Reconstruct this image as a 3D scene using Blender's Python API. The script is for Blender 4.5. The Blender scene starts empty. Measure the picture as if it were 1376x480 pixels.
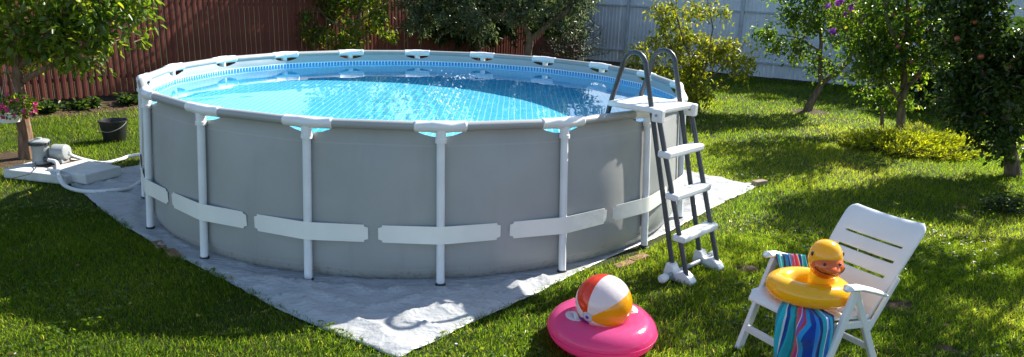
import bpy, math, random
import numpy as np
from mathutils import Vector, Matrix, noise

sc = bpy.context.scene
COL = sc.collection
PI = math.pi
rad = math.radians
rnd = random.Random(7)

# ------------------------------------------------------------------ camera
F_PX, CAM_H, PITCH, ROLL = 941.53, 2.1543, 0.267606, 0.0355576
PW, PH = 1376.0, 480.0
_F = Vector((0, math.cos(PITCH), -math.sin(PITCH)))
_R0 = Vector((1, 0, 0))
_U0 = _R0.cross(_F)
_R = math.cos(ROLL) * _R0 + math.sin(ROLL) * _U0
_U = -math.sin(ROLL) * _R0 + math.cos(ROLL) * _U0
cam = bpy.data.cameras.new('camera')
cam.sensor_fit = 'HORIZONTAL'
cam.sensor_width = 36.0
cam.lens = 36.0 * F_PX / PW
cam.clip_end = 600
cam_o = bpy.data.objects.new('camera', cam)
COL.objects.link(cam_o)
m = Matrix((_R, _U, -_F)).transposed().to_4x4()
m.translation = (0, 0, CAM_H)
cam_o.matrix_world = m
sc.camera = cam_o


def ray(x, y):
    return _F + _R * ((x - PW / 2) / F_PX) - _U * ((y - PH / 2) / F_PX)


def gnd(x, y, z=0.0):
    d = ray(x, y)
    return Vector((0, 0, CAM_H)) + d * ((z - CAM_H) / d.z)


def at(x, y, Y):
    d = ray(x, y)
    return Vector((0, 0, CAM_H)) + d * (Y / d.y)


# ------------------------------------------------------------------ light
SUN_AZ, SUN_EL = rad(39.5), rad(37.8)       # azimuth measured from +X towards +Y
SUN = Vector((math.cos(SUN_AZ) * math.cos(SUN_EL), math.sin(SUN_AZ) * math.cos(SUN_EL), math.sin(SUN_EL)))
world = bpy.data.worlds.new('World')
sc.world = world
world.use_nodes = True
wn = world.node_tree
sky = wn.nodes.new('ShaderNodeTexSky')
sky.sky_type = 'NISHITA'
sky.sun_disc = False
sky.sun_elevation = SUN_EL
sky.sun_rotation = PI / 2 - SUN_AZ
sky.air_density = 1.0
sky.dust_density = 0.6
wn.links.new(sky.outputs[0], wn.nodes['Background'].inputs[0])
wn.nodes['Background'].inputs[1].default_value = 0.10
sun = bpy.data.lights.new('sun', 'SUN')
sun.energy = 5.0
sun.angle = rad(0.53)
sun.color = (1.0, 0.95, 0.86)
sun.cycles.is_caustics_light = True
sun_o = bpy.data.objects.new('sun', sun)
COL.objects.link(sun_o)
sun_o.location = (12, 10, 12)
sun_o.rotation_euler = SUN.to_track_quat('Z', 'Y').to_euler()
vs = sc.view_settings
vs.view_transform = 'Standard'
vs.look = 'None'
vs.exposure = 1.2
vs.gamma = 1.0
vs.use_curve_mapping = False
cy = sc.cycles
cy.use_denoising = True
cy.max_bounces = 9
cy.diffuse_bounces = 4
cy.glossy_bounces = 3
cy.transmission_bounces = 6
cy.transparent_max_bounces = 8
cy.blur_glossy = 0.3
cy.sample_clamp_indirect = 10.0
cy.caustics_reflective = False
cy.caustics_refractive = True


# ------------------------------------------------------------------ materials
def lin(r, g, b):
    f = lambda c: (c / 12.92 if c <= 0.04045 else ((c + 0.055) / 1.055) ** 2.4)
    return tuple(f(c / 255.0) for c in (r, g, b))


class NT:
    def __init__(s, name):
        s.m = bpy.data.materials.new(name)
        s.m.use_nodes = True
        s.t = s.m.node_tree
        s.p = s.t.nodes['Principled BSDF']
        s.out = s.t.nodes['Material Output']

    def n(s, typ, **kw):
        nd = s.t.nodes.new('ShaderNode' + typ)
        for k, v in kw.items():
            setattr(nd, k, v)
        return nd

    def l(s, a, b):
        s.t.links.new(a, b)

    def math(s, op, a, b=None, c=None):
        nd = s.n('Math', operation=op)
        for i, v in enumerate((a, b, c)):
            if v is None:
                continue
            if isinstance(v, (int, float)):
                nd.inputs[i].default_value = v
            else:
                s.l(v, nd.inputs[i])
        return nd.outputs[0]

    def noise(s, scale, detail=3.0, vec=None, rough=0.55):
        nd = s.n('TexNoise')
        nd.inputs['Scale'].default_value = scale
        nd.inputs['Detail'].default_value = detail
        nd.inputs['Roughness'].default_value = rough
        if vec is None:
            vec = s.coord()
        s.l(vec, nd.inputs['Vector'])
        return nd.outputs[0]

    def coord(s):
        return s.n('TexCoord').outputs['Object']

    def ramp(s, fac, stops, interp='LINEAR'):
        nd = s.n('ValToRGB')
        cr = nd.color_ramp
        cr.interpolation = interp
        while len(cr.elements) > 1:
            cr.elements.remove(cr.elements[-1])
        cr.elements[0].position = stops[0][0]
        cr.elements[0].color = (*stops[0][1], 1)
        for p, c in stops[1:]:
            e = cr.elements.new(p)
            e.color = (*c, 1)
        s.l(fac, nd.inputs[0])
        return nd.outputs[0]

    def mix(s, fac, a, b, blend='MIX'):
        nd = s.n('Mix', data_type='RGBA', blend_type=blend)
        for inp, v in ((nd.inputs[0], fac), (nd.inputs[6], a), (nd.inputs[7], b)):
            if isinstance(v, (int, float)):
                inp.default_value = v
            elif isinstance(v, tuple):
                inp.default_value = (*v, 1)
            else:
                s.l(v, inp)
        return nd.outputs[2]

    def bump(s, h, strength=0.3, dist=0.01):
        nd = s.n('Bump')
        nd.inputs['Strength'].default_value = strength
        nd.inputs['Distance'].default_value = dist
        s.l(h, nd.inputs['Height'])
        s.l(nd.outputs[0], s.p.inputs['Normal'])

    def set(s, color=None, rough=None, spec=None, metal=None):
        if color is not None:
            if isinstance(color, tuple):
                s.p.inputs['Base Color'].default_value = (*color, 1)
            else:
                s.l(color, s.p.inputs['Base Color'])
        if rough is not None:
            if isinstance(rough, (int, float)):
                s.p.inputs['Roughness'].default_value = rough
            else:
                s.l(rough, s.p.inputs['Roughness'])
        if spec is not None:
            s.p.inputs['Specular IOR Level'].default_value = spec
        if metal is not None:
            s.p.inputs['Metallic'].default_value = metal
        return s


MAT = {}


def simple(name, col, rough=0.5, var=0.12, scale=6.0, bump=0.0, bscale=60.0, spec=0.5):
    """plain coat with grime-like variation in tone and gloss"""
    t = NT(name)
    nz = t.noise(scale, 5)
    dark = tuple(c * (1 - var) for c in col)
    lite = tuple(min(1, c * (1 + var * 0.6)) for c in col)
    t.set(t.ramp(nz, [(0.3, dark), (0.7, lite)]), None, spec)
    r = t.n('MapRange')
    t.l(t.noise(scale * 3, 3), r.inputs[0])
    r.inputs[3].default_value = max(0.02, rough - 0.1)
    r.inputs[4].default_value = min(1, rough + 0.1)
    t.set(rough=r.outputs[0])
    if bump:
        t.bump(t.noise(bscale, 3), bump, 0.01)
    MAT[name] = t.m
    return t


def leafmat(name, stops, trans=0.35, rough=0.45, tcol=(1.25, 1.35, 0.5), refl=1.0, spec=0.4):
    """stops: colours picked by the per-leaf random attribute 'tint'; light also passes through the blade"""
    t = NT(name)
    a = t.n('Attribute', attribute_name='tint')
    c = t.ramp(a.outputs['Fac'], stops)
    t.set(c if refl == 1.0 else t.mix(1.0, c, (refl, refl, refl), 'MULTIPLY'), rough, spec)
    tr = t.n('BsdfTranslucent')
    t.l(t.mix(1.0, c, tcol, 'MULTIPLY'), tr.inputs[0])
    mx = t.n('MixShader')
    mx.inputs[0].default_value = trans
    t.l(t.p.outputs[0], mx.inputs[1])
    t.l(tr.outputs[0], mx.inputs[2])
    t.l(mx.outputs[0], t.out.inputs[0])
    MAT[name] = t.m
    return t


# ground
t = NT('soil')
n1 = t.noise(0.5, 6)
n2 = t.noise(9.0, 6)
c = t.ramp(n2, [(0.3, (0.030, 0.032, 0.010)), (0.55, (0.050, 0.060, 0.016)), (0.8, (0.085, 0.075, 0.035))])
t.set(c, 0.95, 0.2)
t.bump(t.noise(45, 4), 0.8, 0.03)
MAT['soil'] = t.m
t = NT('bare_soil')
t.set(t.ramp(t.noise(14, 6), [(0.3, (0.045, 0.028, 0.018)), (0.6, (0.10, 0.065, 0.04)), (0.85, (0.17, 0.12, 0.08))]), 0.95, 0.2)
t.bump(t.noise(60, 5), 1.0, 0.02)
MAT['bare_soil'] = t.m
leafmat('grass', [(0.0, (0.032, 0.070, 0.012)), (0.35, (0.088, 0.16, 0.016)), (0.65, (0.175, 0.24, 0.030)),
                  (0.86, (0.29, 0.31, 0.07)), (0.95, (0.36, 0.30, 0.10)), (1.0, (0.42, 0.35, 0.16))], 0.66, 0.5, (2.35, 2.25, 0.95), 0.42, 0.12)
leafmat('leaf_mid', [(0.0, (0.025, 0.060, 0.010)), (0.5, (0.060, 0.12, 0.016)), (0.9, (0.13, 0.19, 0.025)), (1.0, (0.24, 0.23, 0.05))], 0.55, 0.34, (2.9, 2.6, 0.9))
leafmat('leaf_fresh', [(0.0, (0.035, 0.080, 0.012)), (0.5, (0.085, 0.15, 0.018)), (1.0, (0.19, 0.23, 0.03))], 0.52, 0.36, (2.5, 2.2, 0.8))
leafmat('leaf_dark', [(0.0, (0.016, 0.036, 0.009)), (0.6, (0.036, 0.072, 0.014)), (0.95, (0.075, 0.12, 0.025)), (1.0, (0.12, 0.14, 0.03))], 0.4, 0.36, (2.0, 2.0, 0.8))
leafmat('leaf_olive', [(0.0, (0.030, 0.050, 0.022)), (0.6, (0.070, 0.100, 0.050)), (1.0, (0.17, 0.20, 0.12))], 0.38, 0.30, (2.0, 2.0, 1.2))
leafmat('leaf_yellow', [(0.0, (0.08, 0.13, 0.012)), (0.5, (0.19, 0.23, 0.02)), (0.85, (0.34, 0.33, 0.03)), (1.0, (0.52, 0.44, 0.03))], 0.5, 0.40, (1.6, 1.5, 0.5))
leafmat('leaf_fallen', [(0.0, (0.12, 0.06, 0.025)), (0.5, (0.26, 0.16, 0.05)), (1.0, (0.50, 0.36, 0.04))], 0.2, 0.6, (1, 1, 1))
leafmat('needle_dark', [(0.0, (0.012, 0.030, 0.014)), (1.0, (0.035, 0.065, 0.03))], 0.1)
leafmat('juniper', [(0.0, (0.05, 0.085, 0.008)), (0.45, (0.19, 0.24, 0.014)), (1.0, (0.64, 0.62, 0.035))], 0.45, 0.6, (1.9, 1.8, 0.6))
leafmat('petal_pink', [(0.0, (0.55, 0.03, 0.16)), (1.0, (0.80, 0.12, 0.30))], 0.3, 0.6, (1, 1, 1))
leafmat('petal_violet', [(0.0, (0.36, 0.06, 0.42)), (1.0, (0.58, 0.16, 0.62))], 0.35, 0.6, (1, 1, 1))

t = NT('bark')
mp = t.n('Mapping')
mp.inputs['Scale'].default_value = (22, 22, 5)
t.l(t.coord(), mp.inputs[0])
nz = t.noise(1.0, 6, mp.outputs[0])
t.set(t.ramp(nz, [(0.3, (0.07, 0.05, 0.035)), (0.55, (0.16, 0.12, 0.085)), (0.8, (0.28, 0.22, 0.16))]), 0.9, 0.2)
t.bump(nz, 0.8, 0.02)
MAT['bark'] = t.m

t = NT('bark_warm')
mp = t.n('Mapping')
mp.inputs['Scale'].default_value = (22, 22, 6)
t.l(t.coord(), mp.inputs[0])
nz = t.noise(1.0, 6, mp.outputs[0])
t.set(t.ramp(nz, [(0.3, (0.10, 0.055, 0.035)), (0.55, (0.22, 0.13, 0.085)), (0.8, (0.34, 0.22, 0.15))]), 0.85, 0.25)
t.bump(nz, 0.7, 0.02)
MAT['bark_warm'] = t.m

# fences
t = simple('brown_metal', (0.145, 0.045, 0.034), 0.6, 0.25, 3.0, spec=0.12)
t = simple('brown_rail', (0.05, 0.02, 0.016), 0.5, 0.2)
t = simple('grey_metal', (0.60, 0.66, 0.71), 0.45, 0.16, 2.0)
t = simple('grey_post', (0.42, 0.47, 0.51), 0.5, 0.2, 4.0)
t = simple('plinth_gap_shade', (0.06, 0.055, 0.05), 0.9, 0.3, 5.0, 0.5, 30)  # plinth tone, also painted for the shade in the gap under the pickets

# pool
t = NT('pool_vinyl')
nz = t.noise(2.0, 5)
vc = t.ramp(nz, [(0.3, (0.345, 0.352, 0.345)), (0.7, (0.395, 0.40, 0.39))])
sx = t.n('SeparateXYZ')
t.l(t.coord(), sx.inputs[0])
vz = sx.outputs[2]
# welded seams and mud splashed up from the ground
seam = t.math('MAXIMUM', t.math('LESS_THAN', t.math('ABSOLUTE', t.math('SUBTRACT', vz, 1.035)), 0.006), t.math('LESS_THAN', t.math('ABSOLUTE', t.math('SUBTRACT', vz, 0.105)), 0.005))
vc = t.mix(t.math('MULTIPLY', seam, 0.35), vc, (0.46, 0.46, 0.45))
mud = t.math('MULTIPLY', t.math('GREATER_THAN', t.math('SUBTRACT', t.noise(26, 6, None, 0.7), t.math('MULTIPLY', vz, 1.3)), 0.47), 0.45)
vc = t.mix(mud, vc, (0.20, 0.17, 0.12))
streak = t.n('Mapping')
streak.inputs['Scale'].default_value = (9, 9, 0.7)
t.l(t.coord(), streak.inputs[0])
sk = t.ramp(t.noise(1.0, 4, streak.outputs[0]), [(0.55, (0, 0, 0)), (0.75, (1, 1, 1))])
vc = t.mix(t.math('MULTIPLY', sk, 0.22), vc, (0.27, 0.27, 0.25))
t.set(vc, 0.42, 0.4)
mp = t.n('Mapping')
mp.inputs['Scale'].default_value = (1.6, 1.6, 4.0)
t.l(t.coord(), mp.inputs[0])
w1 = t.noise(1.0, 3, mp.outputs[0])
cr = t.math('ABSOLUTE', t.math('SUBTRACT', t.noise(2.6, 3), 0.5))
fine = t.noise(160, 2)
t.bump(t.math('ADD', t.math('ADD', w1, t.math('MULTIPLY', cr, -0.9)), t.math('ADD', t.math('MULTIPLY', seam, 0.12), t.math('MULTIPLY', fine, 0.05))), 0.32, 0.012)
MAT['pool_vinyl'] = t.m
simple('white_plastic', (0.82, 0.82, 0.81), 0.35, 0.07, 5.0)
simple('white_steel', (0.80, 0.82, 0.83), 0.32, 0.08, 4.0)
t = simple('strap_vinyl', (0.88, 0.87, 0.81), 0.4, 0.06, 3.0, 0.2, 9.0)
simple('foot_black', (0.03, 0.03, 0.032), 0.6)


def liner(name, wall):
    t = NT(name)
    sx = t.n('SeparateXYZ')
    t.l(t.coord(), sx.inputs[0])
    if wall:
        u = t.math('MULTIPLY', t.math('ARCTAN2', sx.outputs[1], sx.outputs[0]), 2.72)
        v = sx.outputs[2]
    else:
        u, v = sx.outputs[0], sx.outputs[1]

    def grid(s, mfrac):
        a = t.math('LESS_THAN', t.math('FRACT', t.math('DIVIDE', u, s)), mfrac)
        b = t.math('LESS_THAN', t.math('FRACT', t.math('DIVIDE', v, s)), mfrac)
        return t.math('MAXIMUM', a, b)
    nz = t.noise(1.4, 4)
    cell = t.n('TexWhiteNoise', noise_dimensions='2D')
    cx = t.n('CombineXYZ')
    t.l(t.math('FLOOR', t.math('DIVIDE', u, 0.075)), cx.inputs[0])
    t.l(t.math('FLOOR', t.math('DIVIDE', v, 0.075)), cx.inputs[1])
    t.l(cx.outputs[0], cell.inputs['Vector'])
    base = t.ramp(cell.outputs[0], [(0.0, (0.03, 0.56, 0.82)), (0.5, (0.045, 0.62, 0.88)), (1.0, (0.07, 0.67, 0.90))] if not wall else [(0.0, (0.015, 0.50, 0.88)), (0.5, (0.02, 0.55, 0.92)), (1.0, (0.035, 0.60, 0.95))])
    base = t.mix(t.math('MULTIPLY', nz, 0.25), base, (0.04, 0.58, 0.84))
    body = t.mix(grid(0.065, 0.15), base, (0.42, 0.84, 0.93) if not wall else (0.16, 0.64, 0.90))
    if wall:
        band = t.mix(grid(0.046, 0.30), (0.02, 0.27, 0.66), (0.85, 0.90, 0.92))
        inb = t.math('MULTIPLY', t.math('GREATER_THAN', v, 0.90), t.math('LESS_THAN', v, 1.068))
        body = t.mix(inb, body, band)
        body = t.mix(t.math('GREATER_THAN', v, 1.068), body, (0.40, 0.43, 0.45))
    t.set(body, 0.35, 0.4)
    MAT[name] = t.m


liner('liner_wall', True)
liner('liner_floor', False)

t = NT('water')
t.set((0.92, 0.99, 1.0), 0.0)
t.p.inputs['Transmission Weight'].default_value = 1.0
t.p.inputs['IOR'].default_value = 1.24
MAT['water'] = t.m

# tarp
t = NT('tarp')
nz = t.noise(1.6, 6)
weave = t.noise(220, 1)
tc_ = t.ramp(nz, [(0.25, (0.36, 0.37, 0.385)), (0.5, (0.40, 0.41, 0.415)), (0.8, (0.44, 0.445, 0.435))])
st_ = t.ramp(t.noise(3.3, 7, None, 0.7), [(0.56, (0, 0, 0)), (0.70, (1, 1, 1))])
tc_ = t.mix(t.math('MULTIPLY', st_, 0.38), tc_, (0.20, 0.185, 0.15))
t.set(tc_, 0.36, 0.5)
mp = t.n('Mapping')
mp.inputs['Rotation'].default_value = (0, 0, 0.5)
mp.inputs['Scale'].default_value = (1.0, 2.2, 1.0)
t.l(t.coord(), mp.inputs[0])
rg1 = t.math('ABSOLUTE', t.math('SUBTRACT', t.noise(2.6, 3, mp.outputs[0], 0.6), 0.5))
rg2 = t.math('ABSOLUTE', t.math('SUBTRACT', t.noise(7.0, 3, None, 0.6), 0.5))
hgt = t.math('ADD', t.math('MULTIPLY', rg1, -2.0), t.math('ADD', t.math('MULTIPLY', rg2, -0.8), t.math('MULTIPLY', weave, 0.03)))
t.bump(hgt, 0.85, 0.03)
MAT['tarp'] = t.m

simple('glint_white', (0.88, 0.90, 0.92), 0.12, 0.03)  # white of the flecks that imitate sun glints on the water
simple('ladder_steel', (0.055, 0.06, 0.068), 0.38, 0.2, 8)
simple('ladder_grey', (0.30, 0.32, 0.34), 0.4, 0.1)
simple('pump_grey', (0.33, 0.35, 0.35), 0.4, 0.1)
simple('pump_dark', (0.05, 0.055, 0.06), 0.45, 0.1)
simple('concrete_block', (0.60, 0.61, 0.59), 0.85, 0.18, 5, 0.5, 45)
simple('hose_white', (0.66, 0.68, 0.68), 0.4, 0.1)
simple('brown_mat', (0.10, 0.055, 0.035), 0.9, 0.3, 20, 0.5, 80)
simple('brick_red', (0.36, 0.19, 0.13), 0.9, 0.25, 12, 0.6, 60)
simple('bucket_black', (0.02, 0.02, 0.022), 0.42, 0.3, 8)
simple('wire', (0.35, 0.35, 0.35), 0.4, 0.1)
simple('rubber_black', (0.02, 0.02, 0.02), 0.5)
simple('apple_red', (0.24, 0.05, 0.022), 0.35, 0.7, 18)
simple('wood_old', (0.28, 0.22, 0.16), 0.9, 0.25, 14, 0.5, 40)
simple('chair_plastic', (0.78, 0.78, 0.76), 0.34, 0.06, 5.0, 0.06, 220)


def inflat(name, col, trans=0.12, rough=0.16):
    t = NT(name)
    nz = t.noise(5, 3)
    t.set(t.ramp(nz, [(0.3, tuple(x * 0.93 for x in col)), (0.7, col)]), rough, 0.5)
    t.p.inputs['Coat Weight'].default_value = 0.35
    t.p.inputs['Coat Roughness'].default_value = 0.12
    tr = t.n('BsdfTranslucent')
    tr.inputs[0].default_value = (*col, 1)
    mx = t.n('MixShader')
    mx.inputs[0].default_value = trans
    t.l(t.p.outputs[0], mx.inputs[1])
    t.l(tr.outputs[0], mx.inputs[2])
    t.l(mx.outputs[0], t.out.inputs[0])
    t.bump(t.noise(22, 3), 0.10, 0.02)
    MAT[name] = t.m


inflat('vinyl_pink', (0.97, 0.15, 0.42), 0.6)
inflat('vinyl_yellow', (0.95, 0.55, 0.012), 0.25)
inflat('vinyl_orange', (0.86, 0.14, 0.008), 0.10)
inflat('vinyl_red', (0.78, 0.055, 0.012), 0.25)
inflat('vinyl_white', (0.80, 0.76, 0.76), 0.25)
inflat('vinyl_gold', (0.88, 0.40, 0.01), 0.25)
inflat('vinyl_purple', (0.18, 0.09, 0.50), 0.2)
inflat('vinyl_black', (0.012, 0.012, 0.012), 0.0)

STRIPES = [((0.01, 0.30, 0.42), 3), ((0.03, 0.50, 0.58), 3), ((0.70, 0.78, 0.80), 1), ((0.01, 0.06, 0.28), 3), ((0.02, 0.42, 0.48), 4), ((0.01, 0.20, 0.24), 2),
           ((0.62, 0.12, 0.05), 2), ((0.60, 0.05, 0.22), 2.5), ((0.75, 0.72, 0.70), 0.8), ((0.26, 0.10, 0.40), 2), ((0.55, 0.06, 0.06), 2),
           ((0.02, 0.30, 0.60), 4), ((0.01, 0.05, 0.30), 5), ((0.02, 0.22, 0.62), 4), ((0.01, 0.03, 0.16), 3), ((0.02, 0.40, 0.50), 3), ((0.70, 0.76, 0.80), 0.8), ((0.01, 0.12, 0.45), 4), ((0.02, 0.45, 0.55), 3), ((0.01, 0.04, 0.2), 3)]
t = NT('towel')
uv = t.n('UVMap')
sx = t.n('SeparateXYZ')
t.l(uv.outputs[0], sx.inputs[0])
tot = sum(s[1] for s in STRIPES)
pos, st = 0.0, []
for c_, w_ in STRIPES:
    st.append((pos / tot, c_))
    pos += w_
c = t.ramp(sx.outputs[0], st, 'CONSTANT')
t.set(c, 0.95, 0.1)
t.p.inputs['Sheen Weight'].default_value = 0.3
t.bump(t.noise(260, 2), 0.7, 0.006)
MAT['towel'] = t.m


# ------------------------------------------------------------------ mesh helpers
class MB:
    def __init__(s):
        s.v, s.f = [], []

    def add(s, verts, faces):
        o = len(s.v)
        s.v += [tuple(p) for p in verts]
        s.f += [tuple(i + o for i in f) for f in faces]
        return s

    def box(s, lo, hi, M=None):
        x0, y0, z0 = lo
        x1, y1, z1 = hi
        vs_ = [Vector(p) for p in ((x0, y0, z0), (x1, y0, z0), (x1, y1, z0), (x0, y1, z0), (x0, y0, z1), (x1, y0, z1), (x1, y1, z1), (x0, y1, z1))]
        if M is not None:
            vs_ = [M @ p for p in vs_]
        return s.add(vs_, [(3, 2, 1, 0), (4, 5, 6, 7), (0, 1, 5, 4), (1, 2, 6, 5), (2, 3, 7, 6), (3, 0, 4, 7)])

    def tube(s, pts, r, n=10, caps=True, flat=(1.0, 1.0), closed=False, up=None):
        pts = [Vector(p) for p in pts]
        k = len(pts)
        rs = r if isinstance(r, (list, tuple)) else [r] * k
        tang = []
        for i in range(k):
            if closed:
                d = pts[(i + 1) % k] - pts[i - 1]
            else:
                d = pts[min(i + 1, k - 1)] - pts[max(i - 1, 0)]
            tang.append(d.normalized() if d.length > 1e-9 else Vector((0, 0, 1)))
        ref = Vector(up) if up is not None else (Vector((0, 0, 1)) if abs(tang[0].z) < 0.9 else Vector((1, 0, 0)))
        vs_, fs = [], []
        a = None
        for i in range(k):
            if up is not None:
                a = (ref - tang[i] * ref.dot(tang[i])).normalized()
            elif a is None:
                a = (ref - tang[i] * ref.dot(tang[i])).normalized()
            else:
                a = (a - tang[i] * a.dot(tang[i])).normalized()
            b = tang[i].cross(a)
            for j in range(n):
                th = 2 * PI * j / n
                vs_.append(pts[i] + a * (rs[i] * flat[0] * math.cos(th)) + b * (rs[i] * flat[1] * math.sin(th)))
        segs = k if closed else k - 1
        for i in range(segs):
            for j in range(n):
                p, q = i * n + j, i * n + (j + 1) % n
                u, w = ((i + 1) % k) * n + j, ((i + 1) % k) * n + (j + 1) % n
                fs.append((p, u, w, q))
        if caps and not closed:
            fs.append(tuple(range(n)))
            fs.append(tuple(reversed(range((k - 1) * n, k * n))))
        return s.add(vs_, fs)

    def lathe(s, prof, n=24, M=None, caps=True):
        vs_, fs = [], []
        for r, z in prof:
            for j in range(n):
                th = 2 * PI * j / n
                p = Vector((r * math.cos(th), r * math.sin(th), z))
                vs_.append(M @ p if M is not None else p)
        for i in range(len(prof) - 1):
            for j in range(n):
                p, q = i * n + j, i * n + (j + 1) % n
                fs.append((p, q, q + n, p + n))
        if caps:
            fs.append(tuple(reversed(range(n))))
            fs.append(tuple(range((len(prof) - 1) * n, len(prof) * n)))
        return s.add(vs_, fs)

    def ell(s, c, r, nu=16, nv=10, M=None):
        prof = [(max(1e-4, math.sin(PI * i / nv)), -math.cos(PI * i / nv)) for i in range(nv + 1)]
        T = Matrix.Translation(c) @ (M if M is not None else Matrix()) @ Matrix.Diagonal((*r, 1))
        return s.lathe(prof, nu, T)

    def build(s, name, mat, parent=None, smooth=True, bevel=0.0, sharp=35):
        me = bpy.data.meshes.new(name)
        me.from_pydata(s.v, [], s.f)
        me.update()
        return finish(name, me, mat, parent, smooth, bevel, sharp)


def finish(name, me, mat, parent=None, smooth=True, bevel=0.0, sharp=35):
    if mat:
        me.materials.append(MAT[mat])
    if smooth:
        me.polygons.foreach_set('use_smooth', [True] * len(me.polygons))
        me.set_sharp_from_angle(angle=rad(sharp))
    o = bpy.data.objects.new(name, me)
    COL.objects.link(o)
    if parent is not None:
        o.parent = parent
    if bevel:
        b = o.modifiers.new('bevel', 'BEVEL')
        b.width = bevel
        b.segments = 2
        b.limit_method = 'ANGLE'
        b.angle_limit = rad(30)
    return o


def tag(o, label, cat, group=None):
    o['label'] = label
    o['category'] = cat
    if group:
        o['group'] = group
    return o


def thing(name, label, cat, loc=(0, 0, 0), rz=0.0, group=None):
    o = bpy.data.objects.new(name, None)
    o.empty_display_size = 0.2
    COL.objects.link(o)
    o.location = loc
    o.rotation_euler = (0, 0, rz)
    return tag(o, label, cat, group)


def inst(src, parent, M):
    c = src.copy()
    COL.objects.link(c)
    c.parent = parent
    c.matrix_local = M
    return c


def np_mesh(name, verts, faces_flat, per, tint=None):
    """fast mesh from numpy: faces all with `per` corners"""
    me = bpy.data.meshes.new(name)
    nf = len(faces_flat) // per
    me.vertices.add(len(verts))
    me.vertices.foreach_set('co', np.asarray(verts, np.float32).ravel())
    me.loops.add(nf * per)
    me.loops.foreach_set('vertex_index', np.asarray(faces_flat, np.int32))
    me.polygons.add(nf)
    me.polygons.foreach_set('loop_start', np.arange(0, nf * per, per, dtype=np.int32))
    me.polygons.foreach_set('loop_total', np.full(nf, per, np.int32))
    if tint is not None:
        a = me.attributes.new('tint', 'FLOAT', 'POINT')
        a.data.foreach_set('value', np.asarray(tint, np.float32))
    me.update()
    me.validate()
    return me


# ------------------------------------------------------------------ layout numbers
PC = Vector((-0.977, 7.562, 0.0))        # pool centre
NLEG, PH0, STEP = 18, -1.40122, 2 * PI / 18
R_RAIL, R_BASE, Z_RAIL = 2.74, 2.815, 1.18
LEG_R = 0.030
TARP_A, TARP_H = -1.48585, 2.743
Z_WATER = 1.03
BROWN_A, BROWN_B = Vector((-11.2, 6.7, 0)), Vector((2.1, 22.0, 0))
GREY_A, GREY_B = Vector((2.1, 22.0, 0)), Vector((15.3, 12.7, 0))

# ------------------------------------------------------------------ ground
mb = MB()
mb.add([(-150, -60, 0), (150, -60, 0), (150, 240, 0), (-150, 240, 0)], [(0, 1, 2, 3)])
g = mb.build('ground', 'soil', smooth=False)
g['kind'] = 'structure'


def patch(name, c, rx, ry, mat, z=0.006, seed=1):
    mb = MB()
    n = 40
    vs_ = [(c[0], c[1], z + 0.012)]
    for j in range(n):
        th = 2 * PI * j / n
        k = 0.8 + 0.45 * noise.noise(Vector((math.cos(th) * 1.5, math.sin(th) * 1.5, seed)))
        vs_.append((c[0] + rx * k * math.cos(th), c[1] + ry * k * math.sin(th), z - 0.004))
    mb.add(vs_, [(0, 1 + j, 1 + (j + 1) % n) for j in range(n)])
    o = mb.build(name, mat)
    o['kind'] = 'structure'
    return o


T1 = gnd(37, 214)
PATCHES = [(T1.x - 0.05, T1.y - 0.1, 0.75, 0.55), (gnd(1005, 362).x, gnd(1005, 362).y, 0.16, 0.10), (gnd(1195, 410).x, gnd(1195, 410).y, 0.22, 0.10),
           (gnd(1272, 470).x, gnd(1272, 470).y, 0.10, 0.07), (5.75, 13.5, 0.5, 0.4)]
for i, (px, py, rx, ry) in enumerate(PATCHES):
    patch('soil_patch', (px, py), rx, ry, 'bare_soil', seed=i * 3 + 1)


# planting bed along the brown fence
def strip(name, a, b, d0, d1, z0, z1, mat):
    d = (b - a).normalized()
    nrm = Vector((d.y, -d.x, 0))
    mb = MB()
    n = 60
    vs_ = []
    for i in range(n + 1):
        p = a + (b - a) * (i / n)
        w = 0.12 * noise.noise(Vector((i * 0.35, d0, 3)))
        vs_ += [p + nrm * d0 + Vector((0, 0, z1)), p + nrm * (d0 * 0.4 + d1 * 0.6 + w) + Vector((0, 0, z1 * 0.7)), p + nrm * (d1 + w) + Vector((0, 0, z0))]
    fs = []
    for i in range(n):
        for k in (0, 1):
            fs.append((i * 3 + k, i * 3 + k + 1, i * 3 + 4 + k, i * 3 + 3 + k))
    mb.add(vs_, fs)
    o = mb.build(name, mat)
    o['kind'] = 'structure'
    return o


strip('planting_bed', BROWN_A, BROWN_B - (BROWN_B - BROWN_A).normalized() * 0.6, 0.04, 0.75, 0.001, 0.06, 'bare_soil')
strip('planting_bed', GREY_A + (GREY_B - GREY_A).normalized() * 0.9, GREY_A + (GREY_B - GREY_A).normalized() * 4.2, 0.05, 0.9, 0.001, 0.07, 'bare_soil')


# ------------------------------------------------------------------ fences
def fence_frame(a, b):
    d = (b - a).normalized()
    return Matrix.Translation(a) @ Matrix(((d.x, -d.y, 0, 0), (d.y, d.x, 0, 0), (0, 0, 1, 0), (0, 0, 0, 1))), (b - a).length


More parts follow.
